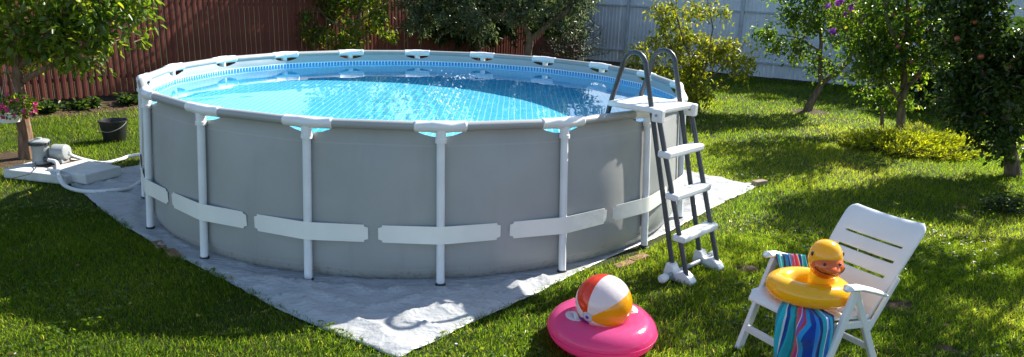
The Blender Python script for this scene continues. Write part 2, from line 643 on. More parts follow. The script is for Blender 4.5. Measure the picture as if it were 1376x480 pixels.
# local: x along the fence, -y towards the garden
M, L = fence_frame(BROWN_A, BROWN_B)
bf = thing('picket_fence', 'dark brown metal picket fence behind the left tree and the pool', 'fence')
bf.matrix_world = M
pk = MB()
prof = [(-0.047, 0.0), (-0.044, -0.012), (-0.024, -0.014), (-0.018, -0.020), (0.018, -0.020), (0.024, -0.014), (0.044, -0.012), (0.047, 0.0)]
vs_ = [(x, y, z) for z in (0.15, 2.1) for x, y in prof]
pk.add(vs_, [(i, i + 1, i + 9, i + 8) for i in range(7)] + [tuple(range(15, 7, -1))])
src = None
i = 0
x = 0.06
r2 = random.Random(3)
while x < L - 0.05:
    Mi = Matrix.Translation((x, 0.0 + r2.uniform(-0.003, 0.003), r2.uniform(-0.008, 0.008))) @ Matrix.Rotation(r2.uniform(-0.05, 0.05), 4, 'Z')
    if src is None:
        src = pk.build('picket', 'brown_metal', bf, True, sharp=20)
        src.matrix_local = Mi
    else:
        inst(src, bf, Mi)
    x += 0.1005
for z in (0.45, 1.65):
    MB().box((0, 0.012, z - 0.03), (L, 0.04, z + 0.03)).build('rail', 'brown_rail', bf, False)
x = 0.3
while x < L:
    MB().box((x - 0.04, 0.042, 0), (x + 0.04, 0.10, 2.15)).build('post', 'brown_rail', bf, False)
    x += 2.5
MB().box((0, 0.0435, 0.0), (L, 0.075, 0.16)).build('base_strip', 'plinth_gap_shade', bf, False)  # dark strip put in as the shadow of the gap below the pickets

M, L = fence_frame(GREY_A, GREY_B)
gf = thing('sheet_fence', 'pale grey ribbed metal sheet fence behind the trees on the right', 'fence')
gf.matrix_world = M
sheet_w, rib = 1.15, 0.115
pts = []
for k in range(10):
    x0 = k * rib
    pts += [(x0, 0.0), (x0 + 0.055, 0.0), (x0 + 0.070, -0.012), (x0 + 0.100, -0.012)]
pts.append((sheet_w, 0.0))
sm = MB()
n = len(pts)
sm.add([(x, y, z) for z in (0.06, 2.55) for x, y in pts], [(i, i + 1, i + 1 + n, i + n) for i in range(n - 1)])
src = None
for k in range(int(L / sheet_w) + 1):
    Mi = Matrix.Translation((k * sheet_w, 0.002 * (k % 2), r2.uniform(-0.012, 0.012)))
    if src is None:
        src = sm.build('sheet', 'grey_metal', gf, True, sharp=15)
    else:
        inst(src, gf, Mi)
# posts stand where the photograph shows them
d = (GREY_B - GREY_A).normalized()


def along(px):
    r_ = ray(px, 40)
    k = r_.x / r_.y
    return (k * GREY_A.y - GREY_A.x) / (d.x - k * d.y)


s0, s1 = along(843), along(996)
gap = s1 - s0
xs = [s0 + gap * k for k in range(-1, 6) if 0.05 < s0 + gap * k < L]
for x in xs:
    MB().box((x - 0.035, -0.085, 0), (x + 0.035, -0.0145, 2.5)).build('post', 'grey_post', gf, False, 0.006)
for z in (0.42, 1.72):
    ends = [0.0] + xs + [L]
    for a_, b_ in zip(ends[:-1], ends[1:]):
        MB().box((a_ + 0.037, -0.052, z - 0.02), (b_ - 0.037, -0.0145, z + 0.02)).build('rail', 'grey_post', gf, False)
MB().box((0, 0.02, 0), (L, 0.05, 0.14)).build('base_strip', 'plinth_gap_shade', gf, False)

# ------------------------------------------------------------------ tarp under the pool
NG = 170
ca, sa = math.cos(TARP_A), math.sin(TARP_A)
verts = []
e1 = Vector((math.cos(TARP_A - PI / 4), math.sin(TARP_A - PI / 4), 0))
e2 = Vector((-e1.y, e1.x, 0))
for i in range(NG + 1):
    for j in range(NG + 1):
        a_, b_ = (i / NG * 2 - 1), (j / NG * 2 - 1)
        ea = TARP_H + 0.035 * noise.noise(Vector((b_ * 2.3, 5, 1))) + (0.17 if a_ > 0 else -0.06) * (1 - b_ * b_)
        eb = TARP_H + 0.035 * noise.noise(Vector((a_ * 2.3, 9, 1))) + (0.02 if b_ > 0 else -0.06) * (1 - a_ * a_)
        p = e1 * (a_ * ea) + e2 * (b_ * eb)
        r = p.length
        k = min(1.0, max(0.0, (r - 2.66) / 0.25))
        q = p * 1.0
        wr = noise.noise(Vector((q.x * 2.2, q.y * 2.2, 0))) * 0.5 + 0.5
        ridge = 1 - abs(noise.noise(Vector((q.x * 2.4 + 3, q.y * 4.4, 2.2)))) * 2.4
        ridge2 = 1 - abs(noise.noise(Vector((q.x * 7.5 + q.y * 3 + 3, q.y * 8.4, 7.2)))) * 2.2
        ridge3 = 1 - abs(noise.noise(Vector((q.x * 5.2 - q.y * 4 + 1, q.y * 3.4 + q.x * 2, 11.2)))) * 3.2
        z = 0.010 + k * (0.026 * wr + 0.034 * max(0, ridge) ** 3 + 0.004 * max(0, ridge2) ** 3 + 0.014 * max(0, ridge3) ** 3)
        tha = math.atan2(q.y, q.x)
        for r0_, am, sd_ in ((2.93, 0.020, 1), (3.08, 0.022, 4), (3.27, 0.020, 8), (3.48, 0.016, 12)):
            rr_ = r0_ + 0.10 * noise.noise(Vector((tha * 3.0, sd_, 0)))
            z += am * max(0.0, 0.4 + noise.noise(Vector((tha * 5.0, sd_, 6)))) * math.exp(-abs(r - rr_) / 0.022)
        edge = max(abs(a_), abs(b_))
        z *= 1 - 0.55 * max(0, (edge - 0.93) / 0.07)
        # near the leg ring the sheet is pressed down
        pr = math.exp(-((r - R_BASE) / 0.045) ** 2)
        z = z * (1 - pr) + 0.008 * pr
        verts.append(PC + p + Vector((0, 0, z)))
faces = []
for i in range(NG):
    for j in range(NG):
        k = i * (NG + 1) + j
        faces.append((k, k + NG + 1, k + NG + 2, k + 1))
mb = MB()
mb.add([v - PC for v in verts], faces)
tp = mb.build('ground_tarp', 'tarp', None, True, sharp=80)
tp.location = PC
sol = tp.modifiers.new('thickness', 'SOLIDIFY')
sol.thickness = 0.002
tag(tp, 'wrinkled grey-white square ground sheet spread under the round pool', 'tarp')

# ------------------------------------------------------------------ pool
pool = thing('swimming_pool', 'large round grey frame swimming pool with white legs standing on the sheet', 'pool', PC)


def pol(r, th, z):
    return Vector((r * math.cos(th), r * math.sin(th), z))


def wall_r(z, th):
    # phase 0 at a leg; the wall rests against the legs and bulges a little between them
    ph = ((th - PH0) / STEP) % 1.0
    bul = 0.5 - 0.5 * math.cos(2 * PI * ph)
    k = max(0.0, min(1.0, z / 1.1))
    r = R_BASE + (R_RAIL - R_BASE) * z / Z_RAIL - LEG_R - 0.006
    r += 0.026 * math.sin(PI * k ** 0.8) * bul
    if z > 0.7:
        r += (-0.030 * bul) * ((z - 0.7) / 0.4) ** 2
    if z < 0.18:
        r -= 0.075 * ((0.18 - z) / 0.18) ** 2
    r += 0.004 * noise.noise(Vector((th * 9, z * 2.5, 0)))
    return r


SUB = 24
NA = NLEG * SUB
zs = [0.012, 0.03, 0.06, 0.10, 0.16, 0.24, 0.33, 0.42, 0.52, 0.62, 0.72, 0.82, 0.92, 1.0, 1.06, 1.10]
CUT = 0.172                                # share of a bay opened at each side of a leg


def chord_r(ph):
    """radius of the straight rail between two tees at phase ph"""
    a = (ph - 0.5) * STEP
    return R_RAIL * math.cos(STEP / 2) / math.cos(a)


def shell(off, name, mat, zlist, flip):
    mb = MB()
    vs_, fs = [], []
    top = [1.125, 1.155]
    allz = zlist + top
    for z in allz:
        for j in range(NA):
            th = PH0 + j * STEP / SUB
            ph = (j % SUB) / SUB
            if z in top:
                rt = chord_r(ph) - 0.012
                kk = 0.55 if z == top[0] else 1.0
                r = wall_r(1.10, th) * (1 - kk) + rt * kk + off
            else:
                r = wall_r(z, th) + off
            zz = z
            dl = min(ph, 1 - ph)
            if z == 1.10 and dl < CUT + 0.5 / SUB:
                zz = 1.098 + 0.034 * min(1.0, dl / CUT) ** 2
            if z == top[0] and dl < CUT + 0.5 / SUB:
                zz = 1.14
            vs_.append(pol(r, th, zz))
    for i in range(len(allz) - 1):
        for j in range(NA):
            ph = ((j + 0.5) % SUB) / SUB
            cut = ph < CUT or ph > 1 - CUT
            if allz[i] >= 1.10 and cut:
                continue
            q = (i * NA + j, i * NA + (j + 1) % NA, (i + 1) * NA + (j + 1) % NA, (i + 1) * NA + j)
            fs.append(q[::-1] if flip else q)
    mb.add(vs_, fs)
    return mb.build(name, mat, pool, True, sharp=60)


shell(0.0, 'outer_wall', 'pool_vinyl', zs, False)
lw = shell(-0.010, 'inner_liner', 'liner_wall', [z for z in zs if z >= 0.03], True)
mb = MB()
ring_n = 96
vs_ = [(0, 0, 0.028)] + [tuple(pol(2.715, 2 * PI * j / ring_n, 0.028)) for j in range(ring_n)]
mb.add(vs_, [(0, 1 + j, 1 + (j + 1) % ring_n) for j in range(ring_n)])
lf = mb.build('floor_liner', 'liner_floor', pool, False)
for o in (lw, lf):
    o.cycles.is_caustics_receiver = True

# rails, tees, legs and straps: built once for the leg at angle zero, then turned round the ring
TEE = 0.185
half = STEP / 2
src = {}


def first_or_copy(key, make, k, rot_extra=0.0):
    Mi = Matrix.Rotation(PH0 + k * STEP + rot_extra, 4, 'Z')
    if key not in src:
        src[key] = make()
        src[key].matrix_local = Mi
        return src[key]
    return inst(src[key], pool, Mi)


def mk_rail():
    a, b = pol(R_RAIL, 0, Z_RAIL), pol(R_RAIL, STEP, Z_RAIL)
    d = (b - a).normalized()
    return MB().tube([a + d * (TEE - 0.03), a * 0.5 + b * 0.5, b - d * (TEE - 0.03)], 0.036, 16, True, (0.95, 1.05)).build('top_rail', 'pool_vinyl', pool, True)


def mk_tee():
    c = pol(R_RAIL, 0, Z_RAIL)
    t1 = (pol(R_RAIL, STEP, Z_RAIL) - c).normalized()
    t0 = (pol(R_RAIL, -STEP, Z_RAIL) - c).normalized()
    mb = MB()
    path, rr = [], []
    for s in (TEE, TEE - 0.012, TEE - 0.016, 0.075, 0.06):
        path.append(c + t0 * s)
    path.append(c)
    for s in (0.06, 0.075, TEE - 0.016, TEE - 0.012, TEE):
        path.append(c + t1 * s)
    rr = [0.038, 0.0425, 0.0405, 0.0405, 0.0435, 0.0440, 0.0435, 0.0405, 0.0405, 0.0425, 0.038]
    mb.tube(path, rr, 18)
    bdir = (pol(R_BASE, 0, 0.0) - c).normalized()
    mb.tube([c, c + bdir * 0.085, c + bdir * 0.088, c + bdir * 0.115], [0.037, 0.037, 0.041, 0.041], 16)
    mb.tube([c + Vector((-0.04, 0, 0.006)), c + Vector((-0.0505, 0, 0.006))], 0.014, 8)
    return mb.build('tee_joint', 'white_plastic', pool, True)


def mk_leg():
    c = pol(R_RAIL, 0, Z_RAIL)
    e = pol(R_BASE, 0, 0.022)
    bdir = (e - c).normalized()
    return MB().tube([c + bdir * 0.09, c * 0.5 + e * 0.5, e], LEG_R, 16).build('leg', 'white_steel', pool, True)


def mk_foot():
    e = pol(R_BASE, 0, 0.0)
    return MB().lathe([(0.042, 0.002), (0.042, 0.010), (0.036, 0.014), (0.0335, 0.026)], 16, Matrix.Translation(e)).build('foot_cap', 'foot_black', pool, True)


def mk_strap(zc=0.395, hh=0.066):
    c = pol(R_RAIL, 0, Z_RAIL)
    e = pol(R_BASE, 0, 0.0)
    mb = MB()
    y1 = half * 0.925
    nn = 0.10 * half
    prof = [(0.0, hh), (0.012, hh), (0.022, hh), (y1 - nn, hh), (y1 - nn * 0.62, hh), (y1 - nn * 0.55, hh * 0.78), (y1 - nn * 0.1, hh * 0.68), (y1, hh * 0.66)]

    def pt(a, z, off):
        kx = (z - 0) / Z_RAIL
        rl = e.x * (1 - kx) + c.x * kx + LEG_R + 0.004
        aa = abs(a)
        # over the leg, then straight back to the wall
        if aa < 0.012:
            r = rl - 0.3 * aa
        else:
            k = (aa - 0.012) / (y1 - 0.012)
            p0 = (rl - 0.0036)
            r = p0 * (1 - k) ** 1.0 + (wall_r(zc, PH0 + y1) + 0.008) * k
            r = r - 0.004 * math.sin(PI * k) * (1 - k)
        return pol(r + off, a, z)
    fr, fs = [], []
    colz = []
    for sgn in (-1, 1):
        for a, h_ in (reversed(prof) if sgn < 0 else prof[1:]):
            colz.append((a * sgn, h_))
    vs_ = []
    for a, h_ in colz:
        for z in (zc - h_, zc, zc + h_):
            vs_.append(pt(a, z, 0.0))
    for a, h_ in colz:
        for z in (zc - h_, zc, zc + h_):
            vs_.append(pt(a, z, -0.003))
    n = len(colz)
    for i in range(n - 1):
        for k in (0, 1):
            q = (i * 3 + k, (i + 1) * 3 + k, (i + 1) * 3 + k + 1, i * 3 + k + 1)
            fs.append(q)
            fs.append(tuple(x + 3 * n for x in reversed(q)))
        for k in (0, 2):
            q = (i * 3 + k, (i + 1) * 3 + k, (i + 1) * 3 + k + 3 * n, i * 3 + k + 3 * n)
            fs.append(q if k == 2 else q[::-1])
    mb.add(vs_, fs)
    return mb.build('strap', 'strap_vinyl', pool, True, sharp=30)


for k in range(NLEG):
    first_or_copy('rail', mk_rail, k)
    first_or_copy('tee', mk_tee, k)
    lg = first_or_copy('leg', mk_leg, k)
    ft = first_or_copy('foot', mk_foot, k)
    first_or_copy('strap', mk_strap, k)

# water with small real waves
NR_, NA_ = 120, 540
ths = PH0 + np.arange(NA_) * 2 * PI / NA_
redge = np.array([wall_r(Z_WATER, t_) - 0.005 for t_ in ths])
X = (np.linspace(0.0, 1.0, NR_ + 1)[1:, None] * redge[None, :]) * np.cos(ths)[None, :]
Y = (np.linspace(0.0, 1.0, NR_ + 1)[1:, None] * redge[None, :]) * np.sin(ths)[None, :]
rng = np.random.default_rng(5)
Z = np.zeros_like(X)
for i in range(26):
    lam = rng.uniform(0.16, 0.75)
    th = rng.uniform(0, 2 * PI)
    k = 2 * PI / lam
    Z += 0.0065 * lam / 1.0 * 0.024 * np.sin(k * (X * np.cos(th) + Y * np.sin(th)) + rng.uniform(0, 6.28) + 1.2 * np.sin(1.7 * X + 2.1 * Y + i))
# livelier water where the return jet comes in
jet = np.exp(-(((X - 0.45) / 0.45) ** 2 + ((Y - 0.75) / 1.1) ** 2))
for i in range(10):
    lam = rng.uniform(0.10, 0.22)
    th = rng.uniform(0, 2 * PI)
    Z += jet * 0.00018 * np.sin(2 * PI / lam * (X * np.cos(th) + Y * np.sin(th)) + rng.uniform(0, 6.28))
vw = np.stack([X.ravel(), Y.ravel(), Z.ravel()], -1)
ii, jj = np.meshgrid(np.arange(NR_ - 1), np.arange(NA_), indexing='ij')
jn = (jj + 1) % NA_
q = np.stack([ii * NA_ + jj, (ii + 1) * NA_ + jj, (ii + 1) * NA_ + jn, ii * NA_ + jn], -1).reshape(-1, 4)
me = np_mesh('pool_water', vw, q.ravel(), 4)
wo = finish('pool_water', me, 'water', None, True, sharp=180)
wo.location = PC + Vector((0, 0, Z_WATER))
wo['kind'] = 'structure'
wo.cycles.is_caustics_caster = True

# small white flecks added as stand-ins for sun glints on the water
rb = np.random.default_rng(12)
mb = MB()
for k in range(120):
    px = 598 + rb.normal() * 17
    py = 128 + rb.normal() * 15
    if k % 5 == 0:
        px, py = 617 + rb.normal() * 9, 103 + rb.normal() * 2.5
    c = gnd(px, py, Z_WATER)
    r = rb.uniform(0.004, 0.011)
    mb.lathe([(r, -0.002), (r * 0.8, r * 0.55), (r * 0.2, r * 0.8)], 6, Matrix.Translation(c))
glint = mb.build('sun_glint_flecks', 'glint_white', None)
glint['kind'] = 'stuff'
glint['label'] = 'white flecks standing in for sun glints on the pool water'
glint['category'] = 'bubbles'

# ------------------------------------------------------------------ ladder
LA = rad(-44.0)
lu, lv = Vector((math.cos(LA), math.sin(LA), 0)), Vector((-math.sin(LA), math.cos(LA), 0))
lad = thing('pool_ladder', 'white and dark grey A-frame ladder over the pool rim', 'ladder')
lad.matrix_world = Matrix(((lu.x, lv.x, 0, PC.x), (lu.y, lv.y, 0, PC.y), (0, 0, 1, 0), (0, 0, 0, 1)))
ZP = 1.305
for s in (-1, 1):
    t_ = 0.205 * s
    pts = [(3.335, t_, 0.07)]
    r0, z0 = 3.335, 0.07
    r1, z1 = 2.935, 1.585
    pts += [(r0 + (r1 - r0) * k, t_, z0 + (z1 - z0) * k) for k in (0.25, 0.5, 0.75, 1.0)]
    for k in range(1, 8):
        a = PI * k / 8
        pts.append((2.825 + 0.11 * math.cos(a), t_, 1.585 + 0.115 * math.sin(a)))
    pts += [(2.715, t_, 1.585), (2.63, t_, 1.30), (2.50, t_, 0.75), (2.40, t_, 0.10)]
    MB().tube(pts, 0.0195, 12).build('handrail', 'ladder_steel', lad)
    MB().tube([(3.10, t_ * 1.0 + 0.028 * s, 1.24), (3.475, t_ + 0.028 * s, 0.06)], 0.0195, 12).build('step_rail', 'ladder_steel', lad)
    # shaped foot: flared white cover standing on the grass
    mb = MB()
    prf = [(3.285, 0.0), (3.53, 0.0), (3.535, 0.028), (3.505, 0.062), (3.455, 0.092), (3.425, 0.088), (3.395, 0.070), (3.372, 0.088), (3.35, 0.125), (3.298, 0.125), (3.285, 0.06)]
    npf = len(prf)
    vs_ = [(r_, t_ + 0.012 * s + sg * 0.042, z_) for sg in (-1, 1) for r_, z_ in prf]
    mb.add(vs_, [tuple(range(npf)), tuple(reversed(range(npf, 2 * npf)))] + [((k + 1) % npf, k, k + npf, (k + 1) % npf + npf) for k in range(npf)])
    mb.build('foot_cover', 'white_plastic', lad, False, bevel=0.007)
MB().tube([(3.36, -0.385, 0.05), (3.36, 0.385, 0.05)], 0.018, 12).build('ground_bar', 'ladder_grey', lad)
for s in (-1, 1):
    MB().tube([(3.36, 0.33 * s, 0.05), (3.36, 0.345 * s, 0.05), (3.36, 0.40 * s, 0.048), (3.36, 0.415 * s, 0.048)], [0.022, 0.032, 0.034, 0.020], 12).build('bar_cap', 'white_plastic', lad)
# platform: deck with raised border and ribbed tread
mb = MB()
mb.box((2.625, -0.25, ZP - 0.046), (3.115, 0.25, ZP))
pf = mb.build('platform', 'white_plastic', lad, False, 0.014)
for k in range(7):
    y = -0.165 + k * 0.055
    MB().box((2.70, y - 0.008, ZP + 0.0005), (3.05, y + 0.008, ZP + 0.004)).build('tread_rib', 'white_plastic', pf, False, 0.002)
for s in (-1, 1):
    mb = MB()
    mb.box((3.055, 0.238 * s - 0.028, ZP - 0.105), (3.145, 0.238 * s + 0.028, ZP - 0.004))
    br = mb.build('bracket', 'white_plastic', lad, False, 0.012)
    MB().tube([(3.10, 0.238 * s - 0.036, ZP - 0.05), (3.10, 0.238 * s + 0.036, ZP - 0.05)], 0.011, 8).build('bolt', 'ladder_grey', br)
for zst in (0.965, 0.655, 0.345):
    kx = (1.24 - zst) / (1.24 - 0.06)
    rc = 3.10 + 0.375 * kx
    mb = MB()
    mb.box((rc - 0.055, -0.262, zst - 0.028), (rc + 0.055, 0.262, zst + 0.028))
    mb.build('step', 'white_plastic', lad, False, 0.016)

# ------------------------------------------------------------------ garden chair
CH_O, CH_W, CH_B = Vector((1.60, 3.74, 0)), Vector((0.5, -0.866, 0)), Vector((0.866, 0.5, 0))
CHM = Matrix(((CH_W.x, CH_B.x, 0, CH_O.x), (CH_W.y, CH_B.y, 0, CH_O.y), (0, 0, 1, 0), (0, 0, 0, 1)))
chair = thing('garden_chair', 'white plastic reclining garden chair with slotted back on the lawn', 'chair')
chair.matrix_world = CHM


def slab(name, mat, parent, a, b, wx, th, bev=0.008, wx2=None):
    """flat bar from a to b (local x across), width wx in x, thickness th"""
    a, b = Vector(a), Vector(b)
    d = (b - a).normalized()
    x = Vector((1, 0, 0))
    nrm = d.cross(x).normalized()
    mb = MB()
    vs_ = []
    for p, w in ((a, wx), (b, wx2 or wx)):
        for sx_, sn in ((-1, -1), (1, -1), (1, 1), (-1, 1)):
            vs_.append(p + x * (sx_ * w / 2) + nrm * (sn * th / 2))
    mb.add(vs_, [(0, 1, 2, 3), (7, 6, 5, 4), (0, 4, 5, 1), (1, 5, 6, 2), (2, 6, 7, 3), (3, 7, 4, 0)])
    return mb.build(name, mat, parent, False, bev)


# shaped shells for the seat and the back: a panel with slots as real openings
def shell_panel(name, path, width_f, slots, th=0.022, rim=0.03, nx=24):
    """path: list of (y, z) points along the panel, slots: list of (s0, s1, half width) along path"""
    # resample path finely
    P = [Vector((0, y, z)) for y, z in path]
    cum = [0]
    for a, b in zip(P[:-1], P[1:]):
        cum.append(cum[-1] + (b - a).length)
    tot = cum[-1]

    def ev(s):
        for i in range(len(P) - 1):
            if s <= cum[i + 1] + 1e-9:
                k = (s - cum[i]) / (cum[i + 1] - cum[i])
                return P[i].lerp(P[i + 1], k), (P[i + 1] - P[i]).normalized()
        return P[-1], (P[-1] - P[-2]).normalized()
    svals = set([0, tot])
    n = 26
    for i in range(n + 1):
        svals.add(tot * i / n)
    for s0, s1, hw in slots:
        svals |= {s0, s1}
    sv = sorted(svals)
    out = [sv[0]]
    for s in sv[1:]:
        if s - out[-1] > 0.004:
            out.append(s)
    sv = out
    mb = MB()
    vs_, fs = [], []
    for s in sv:
        p, d = ev(s)
        nrm = Vector((1, 0, 0)).cross(d)
        w = width_f(s / tot)
        for j in range(nx + 1):
            u = j / nx * 2 - 1
            sag = 0.014 * (1 - u * u)
            vs_.append(p + Vector((u * w, 0, 0)) - nrm * sag)
    for i in range(len(sv) - 1):
        smid = (sv[i] + sv[i + 1]) / 2
        for j in range(nx):
            um = ((j + 0.5) / nx * 2 - 1) * width_f(smid / tot)
            if any(s0 < smid < s1 and abs(um) < hw for s0, s1, hw in slots):
                continue
            fs.append((i * (nx + 1) + j, i * (nx + 1) + j + 1, (i + 1) * (nx + 1) + j + 1, (i + 1) * (nx + 1) + j))
    mb.add(vs_, fs)
    o = mb.build(name, 'chair_plastic', chair, True, sharp=60)
    so = o.modifiers.new('thickness', 'SOLIDIFY')
    so.thickness = th
    so.offset = 0
    b = o.modifiers.new('bevel', 'BEVEL')
    b.width = 0.005
    b.segments = 2
    b.limit_method = 'ANGLE'
    b.angle_limit = rad(40)
    return o


seat_path = [(-0.035, 0.375), (-0.03, 0.405), (0.0, 0.425), (0.06, 0.425), (0.20, 0.405), (0.36, 0.375), (0.47, 0.355)]
shell_panel('seat', seat_path, lambda k: 0.235 if k > 0.1 else 0.22, [(0.22, 0.235, 0.17), (0.30, 0.315, 0.17), (0.38, 0.395, 0.17)])


def backw(k):
    w = 0.225 + 0.032 * math.sin(min(1, k * 1.1) * PI * 0.5)
    if k > 0.9:
        w -= 0.035 * ((k - 0.9) / 0.1) ** 2
    return w


back_path = [(0.475, 0.315), (0.52, 0.40), (0.60, 0.515), (0.68, 0.625), (0.76, 0.735), (0.83, 0.825), (0.865, 0.857), (0.885, 0.865)]
shell_panel('backrest', back_path, backw, [(0.280, 0.299, 0.19), (0.385, 0.404, 0.19), (0.49, 0.509, 0.19)])
for s in (-1, 1):
    x = 0.280 * s
    # armrest: wide and flat, tilted back, with down-turned front
    mb = MB()
    arm = [(0.06, 0.605), (0.085, 0.616), (0.17, 0.604), (0.29, 0.565), (0.40, 0.525), (0.45, 0.503)]
    mb.tube([(x, y + 0.07, z) for y, z in arm], [0.018, 0.034, 0.036, 0.034, 0.030, 0.016], 12, flat=(0.5, 1.0), up=(0, 0, 1))
    mb.build('armrest', 'chair_plastic', chair)
    slab('front_leg', 'chair_plastic', chair, (x, 0.225, 0.585), (x, 0.0, 0.004), 0.030, 0.052, 0.007)
    slab('rear_leg', 'chair_plastic', chair, (x * 0.88, 0.27, 0.565), (x * 0.88, 0.60, 0.004), 0.026, 0.050, 0.007)
    slab('seat_rail', 'chair_plastic', chair, (x * 0.885, 0.05, 0.385), (x * 0.885, 0.50, 0.318), 0.018, 0.045, 0.005)
    slab('back_rail', 'chair_plastic', chair, (x * 0.90, 0.44, 0.27), (x * 0.90, 0.66, 0.575), 0.018, 0.035, 0.005)
MB().box((-0.264, 0.018, 0.13), (0.264, 0.040, 0.178)).build('front_stretcher', 'chair_plastic', chair, False, 0.006)
MB().box((-0.232, 0.505, 0.13), (0.232, 0.525, 0.168)).build('rear_stretcher', 'chair_plastic', chair, False, 0.006)

# ------------------------------------------------------------------ towel on the chair
NU, NV = 64, 90


def seat_top(y):
    pts = [(-0.05, 0.40), (0.0, 0.437), (0.06, 0.437), (0.20, 0.417), (0.36, 0.387), (0.47, 0.367), (0.6, 0.36)]
    for (a, za), (b, zb) in zip(pts[:-1], pts[1:]):
        if a <= y <= b:
            return za + (zb - za) * (y - a) / (b - a)
    return pts[0][1] if y < pts[0][0] else pts[-1][1]


def hang(u):
    """plan position of the seat edge the towel falls over: along the front, then round the corner"""
    k = u * 0.40
    if k < 0.225:
        return Vector((0.005 + k, -0.040, 0)), Vector((0, -1, 0))
    a = min(1.0, (k - 0.225) / 0.05) * PI / 2
    q = Vector((0.230 + 0.022 * math.sin(a), -0.018 - 0.022 * math.cos(a) + max(0, k - 0.275), 0))
    return q, Vector((math.sin(a), -math.cos(a), 0))


def towel_pt(u, v):
    # v: 0 at the bunched end over the far arm, then across the seat, over the edge and down
    fold = 0.024 * math.sin(u * 19 + 2.6 * math.sin(v * 4 + u * 2)) + 0.012 * math.sin(u * 43 + v * 6 + 1) + 0.010 * noise.noise(Vector((u * 5, v * 9, 2)))
    if v < 0.22:                       # up the inside of the arm and over it
        k = v / 0.22
        x = -0.252 + 0.075 * k + (0.3 + 0.2 * k) * fold
        y = 0.46 - 0.28 * u
        z = 0.665 - 0.20 * (0.46 - u * 0.28) - 0.19 * k
        z = max(z, seat_top(y) + 0.008)
        return Vector((x, y, z))
    hp, out = hang(u)
    if v < 0.55:                       # lying on the seat
        k = (v - 0.22) / 0.33
        a = Vector((-0.177 + 0.5 * fold, 0.46 - 0.28 * u, 0))
        p = a.lerp(hp, k ** 1.1)
        z = seat_top(p.y) + 0.012 + 0.35 * abs(fold) + 0.03 * (1 - k) ** 3
        return Vector((p.x, p.y, z))
    k = (v - 0.55) / 0.45
    off = 0.020 * math.sin(min(1, k * 5) * PI / 2) + fold * (0.5 + 0.8 * k) * (1.0 if out.y < -0.5 else 0.35)
    p = hp + out * max(0.001, off) + Vector((0.012 * math.sin(3 * k + u * 2) * (1 - out.x), 0, 0))
    bun = math.exp(-((u - 0.50) / 0.11) ** 2 - ((k - 0.22) / 0.13) ** 2)
    p += out * (0.045 * bun * (1 + 0.5 * noise.noise(Vector((u * 26, k * 18, 1)))))
    z0 = seat_top(hp.y) + 0.012 + 0.35 * abs(fold)
    z = z0 - (z0 - 0.03) * k * (0.97 + 0.03 * math.sin(u * 9))
    return Vector((p.x, p.y, z))


vs_ = [towel_pt(i / NU, j / NV) for j in range(NV + 1) for i in range(NU + 1)]
fs = [(j * (NU + 1) + i, j * (NU + 1) + i + 1, (j + 1) * (NU + 1) + i + 1, (j + 1) * (NU + 1) + i) for j in range(NV) for i in range(NU)]
mb = MB().add(vs_, fs)
tw = mb.build('towel', 'towel', None, True, sharp=180)
uvl = tw.data.uv_layers.new(name='UVMap')
luv = np.zeros((len(tw.data.loops), 2), np.float32)
vi = np.zeros(len(tw.data.loops), np.int32)
tw.data.loops.foreach_get('vertex_index', vi)
luv[:, 0] = (vi % (NU + 1)) / NU
luv[:, 1] = (vi // (NU + 1)) / NV
uvl.data.foreach_set('uv', luv.ravel())
tw.matrix_world = CHM
so = tw.modifiers.new('thickness', 'SOLIDIFY')
so.thickness = 0.006
so.offset = 1
tag(tw, 'blue and multicoloured striped towel hanging over the front of the white chair', 'towel')

# ------------------------------------------------------------------ duck swim ring
duck = thing('duck_swim_ring', 'yellow inflatable duck swim ring sitting on the white chair', 'swim ring')
DC = CHM @ Vector((0.02, 0.175, 0.0))
D_Z = seat_top(0.175) + 0.016
tilt = math.atan2(0.05, 0.30)
# local +X faces the camera side
face = Vector((-0.22, -0.97, 0)).normalized()
duck.matrix_world = Matrix.Translation((DC.x, DC.y, D_Z)) @ Matrix.Rotation(math.atan2(face.y, face.x), 4, 'Z') @ Matrix.Rotation(-0.09, 4, 'Y')
RM, TR = 0.160, 0.075
pts, rr = [], []
for k in range(56):
    a = 2 * PI * k / 56
    pts.append((RM * 0.95 * math.cos(a), RM * 1.04 * math.sin(a), TR * 0.92 + 0.012 * max(0, -math.cos(a)) ** 2))
    rr.append(TR * (1 + 0.018 * math.sin(28 * a) * (0.3 + 0.7 * abs(math.sin(a)))))
MB().tube(pts, rr, 22, closed=True, flat=(0.92, 1.0), up=(0, 0, 1)).build('ring_tube', 'vinyl_yellow', duck)
HX, HY = 0.035, 0.055
HM = Matrix.Translation((HX, HY, 0.116)) @ Matrix.Rotation(0.18, 4, 'Y') @ Matrix.Rotation(0.2, 4, 'Z') @ Matrix.Scale(1.18, 4)
prof = [(0.050, -0.02), (0.066, 0.0), (0.062, 0.03), (0.056, 0.055), (0.060, 0.075), (0.072, 0.098), (0.079, 0.125), (0.078, 0.150), (0.072, 0.178), (0.060, 0.204), (0.040, 0.222), (0.012, 0.230)]
hd = MB().lathe(prof, 28, HM).build('head', 'vinyl_yellow', duck, True, sharp=180)
BZ = 0.118
mb = MB()
bm_ = HM @ Matrix.Translation((0.034, 0, BZ - 0.004))
mb.ell((0, 0, 0), (0.066, 0.077, 0.064), 22, 14, bm_)
mb.ell((0, 0, 0), (0.066, 0.048, 0.024), 18, 10, HM @ Matrix.Translation((0.056, 0, BZ + 0.002)))
bk = mb.build('beak', 'vinyl_orange', hd, True, sharp=180)
